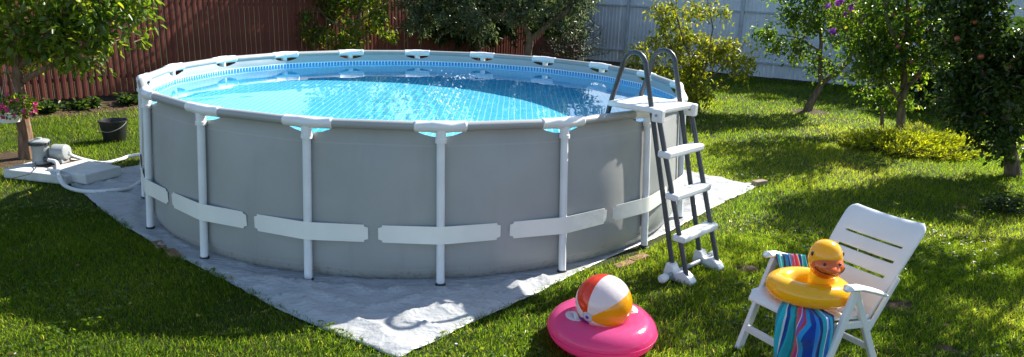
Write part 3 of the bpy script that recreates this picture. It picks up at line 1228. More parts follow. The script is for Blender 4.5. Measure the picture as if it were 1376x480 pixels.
# smile line
pts = []
for k in range(15):
    a = (k / 14 * 2 - 1) * 1.15
    zz = BZ - 0.018 + 0.020 * (abs(a) / 1.15) ** 2
    cr = math.sqrt(max(0, 1 - ((zz - BZ + 0.004) / 0.064) ** 2))
    pts.append(HM @ Vector((0.034 + 0.0670 * cr * math.cos(a), 0.0780 * cr * math.sin(a), zz)))
MB().tube(pts, 0.0030, 6).build('mouth_line', 'vinyl_black', hd)
for s in (-1, 1):
    MB().ell((0, 0, 0), (0.006, 0.0070, 0.0080), 10, 8, HM @ Matrix.Translation((0.0835, 0.036 * s, BZ + 0.028))).build('nostril', 'vinyl_black', hd)
    e = MB().ell((0, 0, 0), (0.010, 0.009, 0.016), 12, 8, HM @ Matrix.Translation((0.012, 0.0675 * s, BZ + 0.050))).build('eye', 'vinyl_white', hd)
    MB().ell((0, 0, 0), (0.008, 0.008, 0.013), 10, 8, HM @ Matrix.Translation((0.015, 0.0715 * s, BZ + 0.050))).build('pupil', 'vinyl_black', hd)

# ------------------------------------------------------------------ pink ring and beach ball
RC = Vector((0.60, 4.02, 0.0))
ring = thing('pink_swim_ring', 'glossy pink inflatable swim ring lying on the grass', 'swim ring', RC)
RM2, TR2 = 0.225, 0.118
pts, rr = [], []
for k in range(80):
    a = 2 * PI * k / 80
    pts.append((RM2 * math.cos(a), RM2 * math.sin(a), TR2 * 0.80 + 0.008))
    rr.append(TR2 * (1 + 0.010 * math.sin(40 * a) * (0.4 + 0.6 * noise.noise(Vector((3 * math.cos(a), 3 * math.sin(a), 0))))))
MB().tube(pts, rr, 26, closed=True, flat=(0.82, 1.0), up=(0, 0, 1)).build('ring_tube', 'vinyl_pink', ring)
# welded seam round the outside
MB().tube([(((RM2 + TR2) * 1.0) * math.cos(2 * PI * k / 80), ((RM2 + TR2) * 1.0) * math.sin(2 * PI * k / 80), TR2 * 0.80 + 0.008) for k in range(80)], 0.004, 6, closed=True, flat=(0.35, 1.3), up=(0, 0, 1)).build('seam', 'vinyl_pink', ring)
for a in (rad(196), rad(25)):
    # welded handle: oval pad with a raised grip
    R_ = Matrix.Rotation(a, 4, 'Z')
    mb = MB()
    vs_, fs = [], []
    n = 24
    zc = TR2 * 0.80 + 0.008
    for q_, hh in ((0.0, 0.006), (0.6, 0.006), (0.95, 0.004), (1.0, 0.0)):
        for j in range(n):
            th = 2 * PI * j / n
            al = 0.42 * q_ * math.cos(th) + 0.25
            be = 0.36 * q_ * math.sin(th)
            rr_ = RM2 + (TR2 + hh) * math.sin(al) * -1.0
            z = zc + (TR2 + hh) * 0.82 * math.cos(al)
            vs_.append(R_ @ Vector((rr_ * math.cos(be), rr_ * math.sin(be), z)))
    for i in range(3):
        for j in range(n):
            fs.append((i * n + j, i * n + (j + 1) % n, (i + 1) * n + (j + 1) % n, (i + 1) * n + j))
    mb.add(vs_, fs)
    pad = mb.build('handle_pad', 'vinyl_white', ring, True, sharp=180)
    g_ = []
    for k in range(9):
        be = (k / 8 * 2 - 1) * 0.24
        lift = 0.004 + 0.022 * math.cos((k / 8 * 2 - 1) * PI / 2)
        al = 0.25
        rr_ = RM2 - (TR2 + lift) * math.sin(al)
        g_.append(R_ @ Vector((rr_ * math.cos(be), rr_ * math.sin(be), zc + (TR2 + lift) * 0.82 * math.cos(al))))
    MB().tube(g_, 0.012, 8, flat=(0.7, 1.2)).build('grip', 'vinyl_white', pad)

BR = 0.178
ball = thing('beach_ball', 'red, white and yellow beach ball resting in the pink swim ring', 'ball', RC + Vector((0.0, 0.0, 0.272)))
# pole of the gores points to the camera's lower left
toc = (Vector((0, 0, CAM_H)) - Vector(ball.location)).normalized()
pole = (_R * -0.56 + _U * -0.50 + toc * 0.66).normalized()
xax = (_U - pole * _U.dot(pole)).normalized()
yax = pole.cross(xax)
BM = Matrix((xax, yax, pole)).transposed().to_4x4()
GORE = ['vinyl_red', 'vinyl_white', 'vinyl_purple', 'vinyl_white', 'vinyl_gold', 'vinyl_white']
for k, gm in enumerate(GORE):
    a0 = 2 * PI * k / 6 + rad(-12)
    mb = MB()
    na, nb = 12, 22
    vs_ = []
    for i in range(nb + 1):
        ph = PI * (0.035 + 0.93 * i / nb)
        for j in range(na + 1):
            u = j / na
            a = a0 + u * PI / 3
            r = BR * (1 - 0.012 * (2 * abs(u - 0.5)) ** 6)
            vs_.append(BM @ Vector((r * math.sin(ph) * math.cos(a), r * math.sin(ph) * math.sin(a), r * math.cos(ph))))
    fs = [(i * (na + 1) + j, (i + 1) * (na + 1) + j, (i + 1) * (na + 1) + j + 1, i * (na + 1) + j + 1) for i in range(nb) for j in range(na)]
    mb.add(vs_, fs)
    mb.build('gore', gm, ball, True, sharp=180)
for s in (1, -1):
    prof = []
    for k in range(7):
        ph = 0.20 * (1 - k / 6) + 0.001
        prof.append(((BR + 0.0012) * math.sin(ph), s * (BR + 0.0012) * math.cos(ph)))
    cp = MB().lathe(prof if s > 0 else prof, 20, BM).build('end_cap', 'vinyl_white', ball, True, sharp=180)
    if s > 0:
        MB().lathe([(0.012, BR + 0.0005), (0.012, BR + 0.004), (0.006, BR + 0.006)], 14, BM).build('valve', 'vinyl_purple', cp)

# ------------------------------------------------------------------ filter pump on its blocks
def block(name, label, corners, h, grp=None, mat='concrete_block'):
    c = sum(corners, Vector()) / 4
    mb = MB()
    vs_ = [p - c for p in corners] + [p - c + Vector((0, 0, h)) for p in corners]
    mb.add(vs_, [(3, 2, 1, 0), (4, 5, 6, 7), (0, 1, 5, 4), (1, 2, 6, 5), (2, 3, 7, 6), (3, 0, 4, 7)])
    o = mb.build(name, mat, None, False, 0.012)
    o.location = c
    return tag(o, label, 'slab', grp)


bx = Vector((0.97, -0.22, 0)).normalized()
by = Vector((0.22, 0.97, 0)).normalized()
A = gnd(5, 241)
bA = [A, A + bx * 0.80, A + bx * 0.80 + by * 0.62, A + by * 0.62]
for p in bA:
    p.z = 0.012
block('paving_slab', 'white slab carrying the filter pump and a brown mat', bA, 0.10, 'pump slabs')
B0 = gnd(119, 252)
b2x = (gnd(168, 239) - B0).normalized()
b2y = Vector((-b2x.y, b2x.x, 0))
B0.z = 0.03
bB = [B0 - b2x * 0.02, B0 + b2x * 0.40, B0 + b2x * 0.40 + b2y * 0.58, B0 - b2x * 0.02 + b2y * 0.58]
bB = [Vector(p) for p in bB]
block('paving_slab', 'white slab with nothing on it beside the hoses', bB, 0.11, 'pump slabs')
ptop = 0.112
matp = A + bx * 0.40 + by * 0.36
Mm = Matrix.Translation((matp.x, matp.y, 0)) @ Matrix.Rotation(math.atan2(bx.y, bx.x), 4, 'Z')
mt = MB().box((-0.20, -0.16, ptop + 0.0005), (0.34, 0.19, ptop + 0.008), Mm).build('mat', 'brown_mat', None, False)
tag(mt, 'brown mat under the filter pump', 'mat')
pp = gnd(57, 219, ptop + 0.008)
pump = thing('filter_pump', 'grey cylindrical pool filter pump with a dark collar beside the tree', 'pump', (pp.x, pp.y, ptop + 0.008))
MB().lathe([(0.085, 0.0), (0.092, 0.004), (0.092, 0.03), (0.083, 0.035), (0.083, 0.21), (0.086, 0.215)], 28).build('housing', 'pump_grey', pump)
col_ = MB().lathe([(0.098, 0.205), (0.102, 0.21), (0.102, 0.235), (0.098, 0.24)], 28).build('collar', 'pump_dark', pump)
for k in range(18):
    a = 2 * PI * k / 18
    MB().box((0.1, -0.006, 0.208), (0.108, 0.006, 0.237), Matrix.Rotation(a, 4, 'Z')).build('collar_rib', 'pump_dark', col_, False)
MB().lathe([(0.097, 0.241), (0.095, 0.252), (0.070, 0.262), (0.030, 0.268), (0.028, 0.282), (0.010, 0.286)], 28).build('lid', 'pump_grey', pump)
Mmo = Matrix.Translation((0.165, 0.035, 0.0))
mb = MB()
mb.tube([(0.10, 0.045, 0.115), (0.115, 0.045, 0.115), (0.235, 0.055, 0.115), (0.252, 0.055, 0.115), (0.262, 0.055, 0.115)], [0.070, 0.088, 0.088, 0.080, 0.05], 24)
mb.box((0.125, -0.03, 0.0), (0.235, 0.13, 0.05))
mb.build('motor_cover', 'pump_grey', pump, bevel=0.006)
MB().tube([(0.07, -0.05, 0.06), (0.13, -0.085, 0.06)], 0.026, 12).build('outlet', 'pump_dark', pump)


def hose(name, label, pts, r=0.021):
    # smooth with Catmull-Rom, ribbed by alternating radius
    P = [Vector(p) for p in pts]
    out = []
    for i in range(len(P) - 1):
        p0, p1, p2, p3 = P[max(i - 1, 0)], P[i], P[i + 1], P[min(i + 2, len(P) - 1)]
        for k in range(28):
            t_ = k / 28
            out.append(0.5 * ((2 * p1) + (-p0 + p2) * t_ + (2 * p0 - 5 * p1 + 4 * p2 - p3) * t_ * t_ + (-p0 + 3 * p1 - 3 * p2 + p3) * t_ ** 3))
    out.append(P[-1])
    rs = [r * (1.0 if i % 2 else 0.93) for i in range(len(out))]
    o = MB().tube([p - out[0] for p in out], rs, 10).build(name, 'hose_white', None)
    o.location = out[0]
    return tag(o, label, 'hose', 'pool hoses')


a0 = Vector((pp.x + 0.13, pp.y - 0.085, ptop + 0.068))
wall_hit = lambda th, z: PC + pol(wall_r(z, th) + 0.004, th, z)
h2 = gnd(84, 243, 0.08)
hose('pool_hose', 'white ribbed hose looping in front of the slab to the pool', [a0, gnd(76, 219, 0.16), gnd(79, 236, 0.12), gnd(88, 250, 0.04), gnd(112, 257, 0.04), gnd(150, 256, 0.05), gnd(182, 249, 0.06), wall_hit(PI + 0.12, 0.20)])
hose('pool_hose', 'white hose running from the pump motor behind the slab', [(pp.x + 0.262, pp.y + 0.055, ptop + 0.12), gnd(98, 210, 0.17), gnd(118, 216, 0.10), gnd(140, 219, 0.05), gnd(163, 214, 0.05), gnd(180, 209, 0.06), wall_hit(PI - 0.10, 0.22)])
cab = MB().tube([Vector((pp.x - 0.02, pp.y - 0.085, ptop + 0.03)), gnd(48, 226, ptop + 0.012), gnd(40, 234, ptop + 0.012), gnd(24, 238, ptop + 0.012), gnd(16, 240, ptop + 0.01)], 0.005, 6).build('power_cable', 'rubber_black', None)
tag(cab, 'thin black cable lying on the slab in front of the pump', 'cable')

# bucket
bp = gnd(155, 190)
bu = thing('bucket', 'black plastic bucket standing on the grass near the fence', 'bucket', bp)
mb = MB()
mb.lathe([(0.125, 0.0), (0.130, 0.01), (0.165, 0.27), (0.176, 0.272), (0.176, 0.288), (0.164, 0.288), (0.158, 0.27), (0.125, 0.02), (0.005, 0.018)], 32, None, False)
mb.add([pol(0.125, 2 * PI * j / 32, 0) for j in range(32)], [tuple(reversed(range(32)))])
mb.build('pail', 'bucket_black', bu)
MB().tube([(0.176 * math.cos(a), 0.06 - 0.176 * math.sin(a) * 1.0 - 0.06, 0.27 - 0.15 * math.sin(a) * 0.75) for a in [PI * k / 16 for k in range(17)]], 0.004, 6).build('handle', 'wire', bu)

# bricks near the sheet edge
def brick(px, py, ang, label, z=0.004, sz=(0.125, 0.06, 0.03), mat='brick_red'):
    c = gnd(px, py)
    o = MB().box((-sz[0], -sz[1], 0), (sz[0], sz[1], sz[2] * 2)).build('brick', mat, None, False, 0.006)
    o.location = (c.x, c.y, z)
    o.rotation_euler = (rnd.uniform(-0.04, 0.04), rnd.uniform(-0.04, 0.04), ang)
    return tag(o, label, 'brick', 'bricks under the sheet')


eA = math.atan2(e2.y, e2.x)
for (px, py, lab, ang) in [(214, 331, 'red brick beside the left sheet edge, farthest of the left pair', rad(-52)), (232, 342, 'red brick beside the left sheet edge, nearest of the left pair', rad(-50)),
                           (838, 357, 'red brick in the grass at the right sheet edge, nearest the beach ball', rad(42)), (858, 348, 'red brick at the right sheet edge next to the ladder feet', rad(41))]:
    brick(px, py, ang, lab, -0.006, (0.10, 0.04, 0.014))
brick(1020, 250, rad(30), 'weathered wooden block holding down the right corner of the sheet', 0.01, (0.09, 0.045, 0.028), 'wood_old')


# ------------------------------------------------------------------ vegetation
def leaves_mesh(name, pos, direc, length, width, rngl, fold=0.25, tintv=None, droop=0.0):
    n = len(pos)
    d = direc / (np.linalg.norm(direc, axis=1, keepdims=True) + 1e-9)
    up = rngl.normal(size=(n, 3)) * 0.55 + np.array([0, 0, 1.0])
    s = np.cross(d, up)
    s /= np.linalg.norm(s, axis=1, keepdims=True) + 1e-9
    nn = np.cross(s, d)
    L_ = (length * rngl.uniform(0.65, 1.25, n))[:, None]
    W_ = (width * rngl.uniform(0.75, 1.2, n))[:, None]
    base = pos
    tip = pos + d * L_ - np.array([0, 0, 1.0]) * (droop * L_)
    m1 = pos + d * L_ * 0.32
    m2 = pos + d * L_ * 0.68 - np.array([0, 0, 1.0]) * (droop * 0.4 * L_)
    up1 = nn * W_ * fold
    v = np.stack([base, m1 + s * W_ * 0.46 + up1, m2 + s * W_ * 0.42 + up1, tip, m2 - s * W_ * 0.42 + up1, m1 - s * W_ * 0.46 + up1], 1).reshape(-1, 3)
    o = np.arange(n)[:, None] * 6
    f = np.concatenate([o + np.array([0, 1, 2, 3]), o + np.array([0, 3, 4, 5])], 1).ravel()
    if tintv is None:
        tintv = rngl.uniform(0, 1, n)
    return np_mesh(name, v, f, 4, np.repeat(tintv, 6))


def resample(pts, step):
    out = [pts[0]]
    for a, b in zip(pts[:-1], pts[1:]):
        n = max(1, int((b - a).length / step))
        for k in range(1, n + 1):
            out.append(a.lerp(b, k / n))
    return out


def tree(name, label, cat, limbs, ells, ntwig, per, llen, lwid, lmat, seed, group=None, gap=0.0, droop=0.25, bark='bark', twig_r=0.007, tuft=0.16, fruits=None, noisef=1.6):
    """limbs: list of (points, r0, r1), the first starts on the ground; ells: crown lobes (centre, radii)"""
    rg = np.random.default_rng(seed)
    base = limbs[0][0][0].copy()
    base.z = 0
    root = thing(name, label, cat, base, 0, group)
    wood = MB()
    nodes = []
    for pts, r0, r1 in limbs:
        P = resample([Vector(p) for p in pts], 0.12)
        # slight natural wander
        Q = []
        for i, p in enumerate(P):
            w = 0.018 * min(1, i / 3)
            Q.append(p + Vector((noise.noise(p * 3.1 + Vector((seed, 0, 0))), noise.noise(p * 3.1 + Vector((0, seed, 5))), 0)) * w * 2)
        n = len(Q)
        rs = [r0 + (r1 - r0) * (i / max(1, n - 1)) for i in range(n)]
        if pts is limbs[0][0]:
            rs[0] *= 1.25
            if n > 1:
                rs[1] *= 1.08
            Q[0] = Q[0] - Vector((0, 0, 0.03))
        wood.tube([q - base for q in Q], rs, 10)
        nodes += Q[max(1, int(n * 0.35)):]
    wood.build('trunk', bark, root)
    # targets in the lobes
    vols = np.array([r[0] * r[1] * r[2] for _, r in ells])
    vols = vols ** 0.8
    T = []
    tries = 0
    while len(T) < ntwig and tries < ntwig * 30:
        tries += 1
        c, r = ells[rg.choice(len(ells), p=vols / vols.sum())]
        v = rg.normal(size=3)
        v /= np.linalg.norm(v)
        q = v * rg.uniform(0, 1) ** 0.42
        p = Vector((c[0] + q[0] * r[0], c[1] + q[1] * r[1], c[2] + q[2] * r[2]))
        if p.z < 0.15:
            continue
        if noise.noise(p * noisef + Vector((seed * 1.7, 0, 0))) < gap - 0.35:
            continue
        T.append(p)
    nd = np.array([tuple(p) for p in nodes])
    T.sort(key=lambda p: float(np.min(np.sum((nd - np.array(p)) ** 2, 1))))
    tw = MB()
    cap = len(nd) + len(T) * 4
    arr = np.zeros((cap, 3))
    arr[:len(nd)] = nd
    cnt = len(nd)
    LP, LD = [], []
    for p in T:
        pa = np.array(p)
        dd = np.sum((arr[:cnt] - pa) ** 2, 1) + 0.3 * np.maximum(0, arr[:cnt, 2] - pa[2])
        a = Vector(arr[int(np.argmin(dd))])
        ln = (p - a).length
        if ln < 0.02:
            continue
        mid = a.lerp(p, 0.5) + Vector(rg.normal(size=3)) * ln * 0.08 + Vector((0, 0, 0.06 * ln))
        if ln > 0.06:
            tw.tube([a - base, mid - base, p - base], [twig_r * min(2.4, 0.7 + ln * 1.6), twig_r * 0.8, twig_r * 0.4], 4, False)
        for q in (a.lerp(mid, 0.6), mid, mid.lerp(p, 0.5), p):
            if cnt < cap:
                arr[cnt] = q
                cnt += 1
        d0 = (p - a).normalized()
        for _ in range(per):
            k = rg.uniform(0.35, 1.0)
            q = (a.lerp(mid, k * 2) if k < 0.5 else mid.lerp(p, k * 2 - 1)) + Vector(rg.normal(size=3)) * tuft * 0.42
            dv = d0 * 0.5 + Vector(rg.normal(size=3)) * 0.75 + Vector((0, 0, -droop))
            LP.append(tuple(q - base))
            LD.append(tuple(dv))
    tw.build('branches', bark, root)['kind'] = 'stuff'
    LP, LD = np.array(LP), np.array(LD)
    tint = np.clip(0.5 + 0.22 * rg.normal(size=len(LP)) + 0.25 * np.array([noise.noise(Vector(p) * 2.3) for p in LP]), 0, 1)
    me = leaves_mesh('crown', LP, LD, llen, lwid, rg, 0.22, tint, 0.12)
    finish('crown', me, lmat, root, False)
    if fruits:
        fm = None
        for q in fruits:
            if fm is None:
                fm = MB().lathe([(0.002, 0.030), (0.012, 0.034), (0.026, 0.026), (0.034, 0.006), (0.033, -0.010), (0.022, -0.028), (0.010, -0.033), (0.002, -0.030)], 12).build('apple', 'apple_red', root, True, sharp=180)
                fm.location = q - base
            else:
                c_ = fm.copy()
                COL.objects.link(c_)
                c_.parent = root
                c_.location = q - base
                c_.rotation_euler = (rnd.uniform(-0.5, 0.5), rnd.uniform(-0.5, 0.5), rnd.uniform(0, 6))
                c_.scale = (rnd.uniform(0.65, 0.95),) * 3
    return root


def E(px, py, Y, r, ry=None, rz=None):
    return (at(px, py, Y), (r, ry or r, rz or r * 0.9))


# left tree with the hanging basket
y = T1.y
tr = [T1, at(33, 165, y), at(29, 130, y), at(27, 112, y - 0.02), at(22, 80, y), at(16, 30, y), at(12, -40, y)]
tree('fruit_tree', 'leafy fruit tree at the far left beside the filter pump', 'tree',
     [(tr, 0.078, 0.03), ([at(27, 112, y), at(50, 97, y - 0.05), at(95, 78, y - 0.1), at(140, 40, y - 0.1), at(165, 5, y)], 0.038, 0.012),
      ([at(24, 95, y), at(60, 50, y - 0.2), at(95, 5, y - 0.2), at(110, -50, y)], 0.032, 0.012),
      ([at(20, 70, y), at(-20, 40, y + 0.2), at(-60, 0, y)], 0.03, 0.01)],
     [E(60, 10, y, 0.70), E(150, 5, y, 0.55), E(95, 45, y - 0.2, 0.42), E(5, 40, y, 0.6, None, 0.4), E(60, -90, y, 1.0), E(200, 12, y, 0.27), E(120, 75, y - 0.1, 0.2), E(-70, -10, y, 0.8), E(25, 78, y + 0.1, 0.25)],
     540, 12, 0.105, 0.050, 'leaf_fresh', 11, None, 0.14, 0.55, bark='bark_warm')

# trees behind the pool
Y2 = 14.9
tree('fruit_tree', 'bright green leafy tree behind the pool in front of the brown fence', 'tree',
     [([Vector((at(478, 60, Y2).x, Y2, 0)), at(478, 60, Y2), at(480, 30, Y2), at(488, -10, Y2), at(490, -80, Y2)], 0.06, 0.02),
      ([at(478, 50, Y2), at(440, 25, Y2 - 0.1), at(415, -5, Y2)], 0.03, 0.01), ([at(480, 30, Y2), at(515, 10, Y2), at(530, -40, Y2)], 0.03, 0.01)],
     [E(440, 15, Y2, 0.60), E(470, 48, Y2 - 0.3, 0.72, 0.5, 0.38), E(420, 38, Y2 - 0.2, 0.40), E(500, -10, Y2, 0.7), E(412, -5, Y2, 0.35), E(512, 35, Y2, 0.45), E(470, -60, Y2, 1.0), E(440, -90, Y2, 0.9)],
     560, 14, 0.098, 0.050, 'leaf_fresh', 21, None, 0.12, 0.35)
Y3 = 15.0
b3 = at(712, 76, Y3)
tree('olive_leaved_tree', 'grey-green tree with a forked trunk behind the far pool rim', 'tree',
     [([Vector((b3.x - 0.1, Y3, 0)), at(709, 75, Y3), at(713, 52, Y3)], 0.10, 0.075),
      ([at(713, 53, Y3), at(703, 28, Y3), at(690, -5, Y3), at(660, -60, Y3)], 0.06, 0.02), ([at(713, 53, Y3), at(735, 36, Y3), at(762, 15, Y3), at(785, -40, Y3)], 0.06, 0.02),
      ([at(703, 28, Y3), at(650, 20, Y3 - 0.2), at(590, 0, Y3 - 0.2), at(545, -30, Y3)], 0.04, 0.012)],
     [E(590, 5, Y3 - 0.3, 0.75), E(650, 8, Y3 - 0.2, 0.75), E(705, -5, Y3 - 0.2, 0.75), E(765, 0, Y3, 0.75), E(590, -45, Y3, 0.7), E(560, 30, Y3, 0.42), E(690, -55, Y3, 0.8), E(785, -50, Y3, 0.7), E(650, 38, Y3 + 0.2, 0.35), E(540, -10, Y3, 0.5)],
     860, 16, 0.105, 0.036, 'leaf_olive', 31, None, 0.04, 0.4)
Y3b = 18.2
tree('fruit_tree', 'dark leafy tree behind the pool, half hidden by the grey-green tree', 'tree',
     [([Vector((at(640, 60, Y3b).x, Y3b, 0)), at(640, 60, Y3b), at(635, 10, Y3b), at(630, -60, Y3b)], 0.07, 0.02), ([at(637, 30, Y3b), at(580, 0, Y3b)], 0.03, 0.01)],
     [E(620, 15, Y3b - 0.4, 1.0, 0.5), E(690, 10, Y3b, 1.0, 0.6), E(580, 30, Y3b - 0.9, 0.6), E(650, -45, Y3b, 0.9, 0.7), E(735, 15, Y3b + 0.5, 0.9, 0.6), E(740, -45, Y3b + 0.8, 0.9, 0.7), E(660, 45, Y3b, 0.7, 0.4, 0.4)],
     900, 20, 0.10, 0.055, 'leaf_dark', 35, None, 0.0, 0.4)

# small pine by the fence corner
Y4 = 18.0


def pine(pxb, Y, h, label):
    b = at(pxb, 60, Y)
    b.z = 0
    root = thing('pine_tree', label, 'tree', b)
    wood = MB().tube([(0, 0, -0.02), (0.02, 0, h * 0.5), (0, 0.01, h)], [0.05, 0.035, 0.01], 8)
    rg = np.random.default_rng(77)
    LP, LD = [], []
    for w in range(13):
        z = 0.45 + (h - 0.5) * w / 12
        ln = 0.85 * (1 - 0.75 * w / 12) * rg.uniform(0.8, 1.15)
        nb = 6
        for k in range(nb):
            a = 2 * PI * (k + rg.uniform(-0.3, 0.3)) / nb + w
            e = Vector((math.cos(a) * ln, math.sin(a) * ln, z + 0.18 * ln))
            s = Vector((0, 0, z))
            wood.tube([s, s.lerp(e, 0.5) - Vector((0, 0, 0.02)), e], [0.014, 0.009, 0.004], 4, False)
            d0 = (e - s).normalized()
            for _ in range(70):
                kk = rg.uniform(0.25, 1.05)
                q = s.lerp(e, kk) + Vector(rg.normal(size=3)) * 0.035
                dv = d0 * 0.8 + Vector(rg.normal(size=3)) * 0.6 + Vector((0, 0, 0.25))
                LP.append(tuple(q))
                LD.append(tuple(dv))
    wood.build('trunk', 'bark', root)
    me = leaves_mesh('crown', np.array(LP), np.array(LD), 0.13, 0.014, rg, 0.1)
    finish('crown', me, 'needle_dark', root, False)


pine(770, Y4, 2.3, 'small dark pine in front of the grey fence, left of the ladder')

# yellow-green tree behind the ladder
Y5 = 12.6
b5 = gnd(938, 150)
Y5 = b5.y
tree('young_fruit_tree', 'sparse yellow-green young tree behind the ladder', 'tree',
     [([b5, at(935, 120, Y5), at(930, 85, Y5), at(915, 40, Y5), at(900, 0, Y5)], 0.035, 0.010),
      ([at(935, 118, Y5), at(950, 80, Y5 - 0.1), at(958, 40, Y5), at(950, -5, Y5)], 0.024, 0.006), ([at(936, 125, Y5), at(965, 95, Y5), at(1000, 60, Y5)], 0.02, 0.006),
      ([at(934, 110, Y5), at(910, 80, Y5), at(890, 35, Y5), at(880, 5, Y5)], 0.02, 0.006), ([at(936, 132, Y5), at(970, 110, Y5), at(1000, 95, Y5)], 0.016, 0.006)],
     [E(895, 20, Y5, 0.33, None, 0.42), E(935, 65, Y5, 0.55), E(985, 75, Y5, 0.42), E(935, 105, Y5, 0.50, None, 0.4), E(955, 30, Y5, 0.42), E(1000, 95, Y5, 0.25), E(915, 130, Y5, 0.28), E(890, 60, Y5, 0.3), E(955, 125, Y5, 0.3), E(925, 30, Y5, 0.45), E(965, 60, Y5, 0.4)],
     390, 12, 0.082, 0.040, 'leaf_yellow', 41, None, 0.10, 0.6, twig_r=0.005)
b5b = gnd(848, 118)
b5b = Vector((at(856, 100, 12.4).x, 12.4, 0))
tree('young_fruit_tree', 'small thin sapling with yellow-green leaves seen between the ladder handrails', 'tree',
     [([b5b, at(858, 100, 12.4), at(853, 75, 12.4), at(850, 58, 12.4)], 0.014, 0.004), ([at(858, 100, 12.4), at(870, 80, 12.4), at(868, 55, 12.4)], 0.01, 0.004), ([at(858, 105, 12.4), at(878, 92, 12.4)], 0.01, 0.004)],
     [E(855, 75, 12.4, 0.16, None, 0.25), E(875, 90, 12.4, 0.22), E(850, 100, 12.4, 0.15), E(890, 105, 12.4, 0.2)], 70, 9, 0.07, 0.036, 'leaf_yellow', 43, None, 0.0, 0.5, twig_r=0.004)

# leaning tree right of it
b6 = gnd(1084, 150)
Y6 = b6.y
tree('fruit_tree', 'leaning fruit tree with a forked trunk in front of the grey fence', 'tree',
     [([b6, at(1093, 132, Y6), at(1104, 112, Y6)], 0.075, 0.055), ([at(1103, 114, Y6), at(1102, 90, Y6), at(1104, 55, Y6), at(1098, 10, Y6), at(1095, -40, Y6)], 0.045, 0.015),
      ([at(1104, 112, Y6), at(1125, 98, Y6 - 0.05), at(1140, 82, Y6 - 0.1), at(1160, 45, Y6), at(1170, 0, Y6)], 0.05, 0.015), ([at(1104, 70, Y6), at(1070, 50, Y6), at(1030, 45, Y6)], 0.02, 0.008)],
     [E(1060, 40, Y6, 0.55, None, 0.42), E(1100, 10, Y6, 0.65), E(1145, 45, Y6, 0.55), E(1030, 55, Y6, 0.33), E(1130, 80, Y6 - 0.1, 0.35), E(1075, 72, Y6, 0.32, None, 0.22), E(1110, -35, Y6, 0.5), E(1160, 0, Y6, 0.45), E(1105, 90, Y6+0.1, 0.22), E(1045, 5, Y6, 0.35)],
     540, 13, 0.074, 0.041, 'leaf_mid', 51, None, 0.2, 0.4)

# flowering shrub between the trees
Y7 = 11.6
b7 = Vector((at(1196, 120, Y7).x, Y7, 0))
tree('flowering_shrub', 'tall shrub with violet flowers between the leaning tree and the apple tree', 'shrub',
     [([b7, at(1186, 120, Y7), at(1162, 60, Y7), at(1142, 10, Y7)], 0.03, 0.01), ([at(1186, 120, Y7), at(1188, 60, Y7), at(1190, 10, Y7)], 0.025, 0.01), ([at(1186, 120, Y7), at(1150, 80, Y7), at(1128, 20, Y7)], 0.02, 0.008)],
     [E(1150, 60, Y7, 0.5, None, 0.6), E(1180, 30, Y7, 0.5), E(1140, 10, Y7, 0.45), E(1175, 95, Y7, 0.38), E(1150, -20, Y7, 0.35), E(1165, 120, Y7, 0.30), E(1140, 100, Y7, 0.28)],
     210, 12, 0.07, 0.042, 'leaf_mid', 61, None, 0.05, 0.3)
shrub = bpy.data.objects['flowering_shrub']


def flower_mesh(n, r, seed):
    rg = np.random.default_rng(seed)
    P, D = [], []
    for k in range(n):
        a = 2 * PI * k / n
        P.append((0, 0, 0))
        D.append((math.cos(a), math.sin(a), 0.35 + rg.uniform(-0.2, 0.3)))
    return leaves_mesh('flower', np.array(P, float), np.array(D, float), r, r * 0.95, rg, 0.2)


fme = flower_mesh(7, 0.062, 3)
fme.materials.append(MAT['petal_violet'])
for (px, py) in [(1113, 9), (1126, 4), (1130, 2), (1146, 7), (1145, 10), (1156, 26), (1157, 30), (1119, 42), (1120, 45), (1201, 41), (1197, 76), (1231, 73), (1135, 20), (1200, 45), (1157, 23)]:
    o = bpy.data.objects.new('flower', fme)
    COL.objects.link(o)
    o.parent = shrub
    o.location = at(px, py, Y7 - 0.55) - Vector(shrub.location)
    o.rotation_euler = (rad(60) + rnd.uniform(-0.5, 0.5), rnd.uniform(-0.5, 0.5), rnd.uniform(-0.8, 0.8))

# apple tree over the juniper
b8 = gnd(1208, 193)
Y8 = b8.y
apples = [at(px, py, Y8 - dy) for px, py, dy in [(1236, 27, .6), (1247, 42, .6), (1274, 33, .6), (1207, 63, .65), (1213, 47, .5), (1235, 103, .5), (1250, 95, .55), (1252, 99, .5), (1200, 20, .4), (1225, 84, .4), (1222, 12, .4)]]
tree('apple_tree', 'apple tree with red apples growing out of the yellow-green juniper', 'tree',
     [([b8, at(1211, 165, Y8), at(1212, 145, Y8), at(1213, 110, Y8), at(1216, 60, Y8), at(1220, 0, Y8), at(1220, -40, Y8)], 0.070, 0.015),
      ([at(1212, 140, Y8), at(1185, 100, Y8 - 0.1), at(1165, 60, Y8)], 0.035, 0.01), ([at(1213, 125, Y8), at(1245, 85, Y8 - 0.1), at(1270, 40, Y8), at(1280, -20, Y8)], 0.035, 0.012), ([at(1215, 80, Y8), at(1195, 30, Y8 - 0.2), at(1180, -30, Y8)], 0.03, 0.01)],
     [E(1210, 65, Y8, 0.60), E(1255, 35, Y8, 0.65), E(1185, 95, Y8, 0.42), E(1215, 120, Y8, 0.45, None, 0.30), E(1252, 85, Y8, 0.40), E(1190, 20, Y8, 0.6), E(1240, -30, Y8, 0.6), E(1172, 60, Y8, 0.35), E(1190, 135, Y8 + 0.1, 0.30), E(1160, 100, Y8, 0.3)],
     520, 12, 0.078, 0.046, 'leaf_mid', 71, None, 0.22, 0.4, fruits=apples)

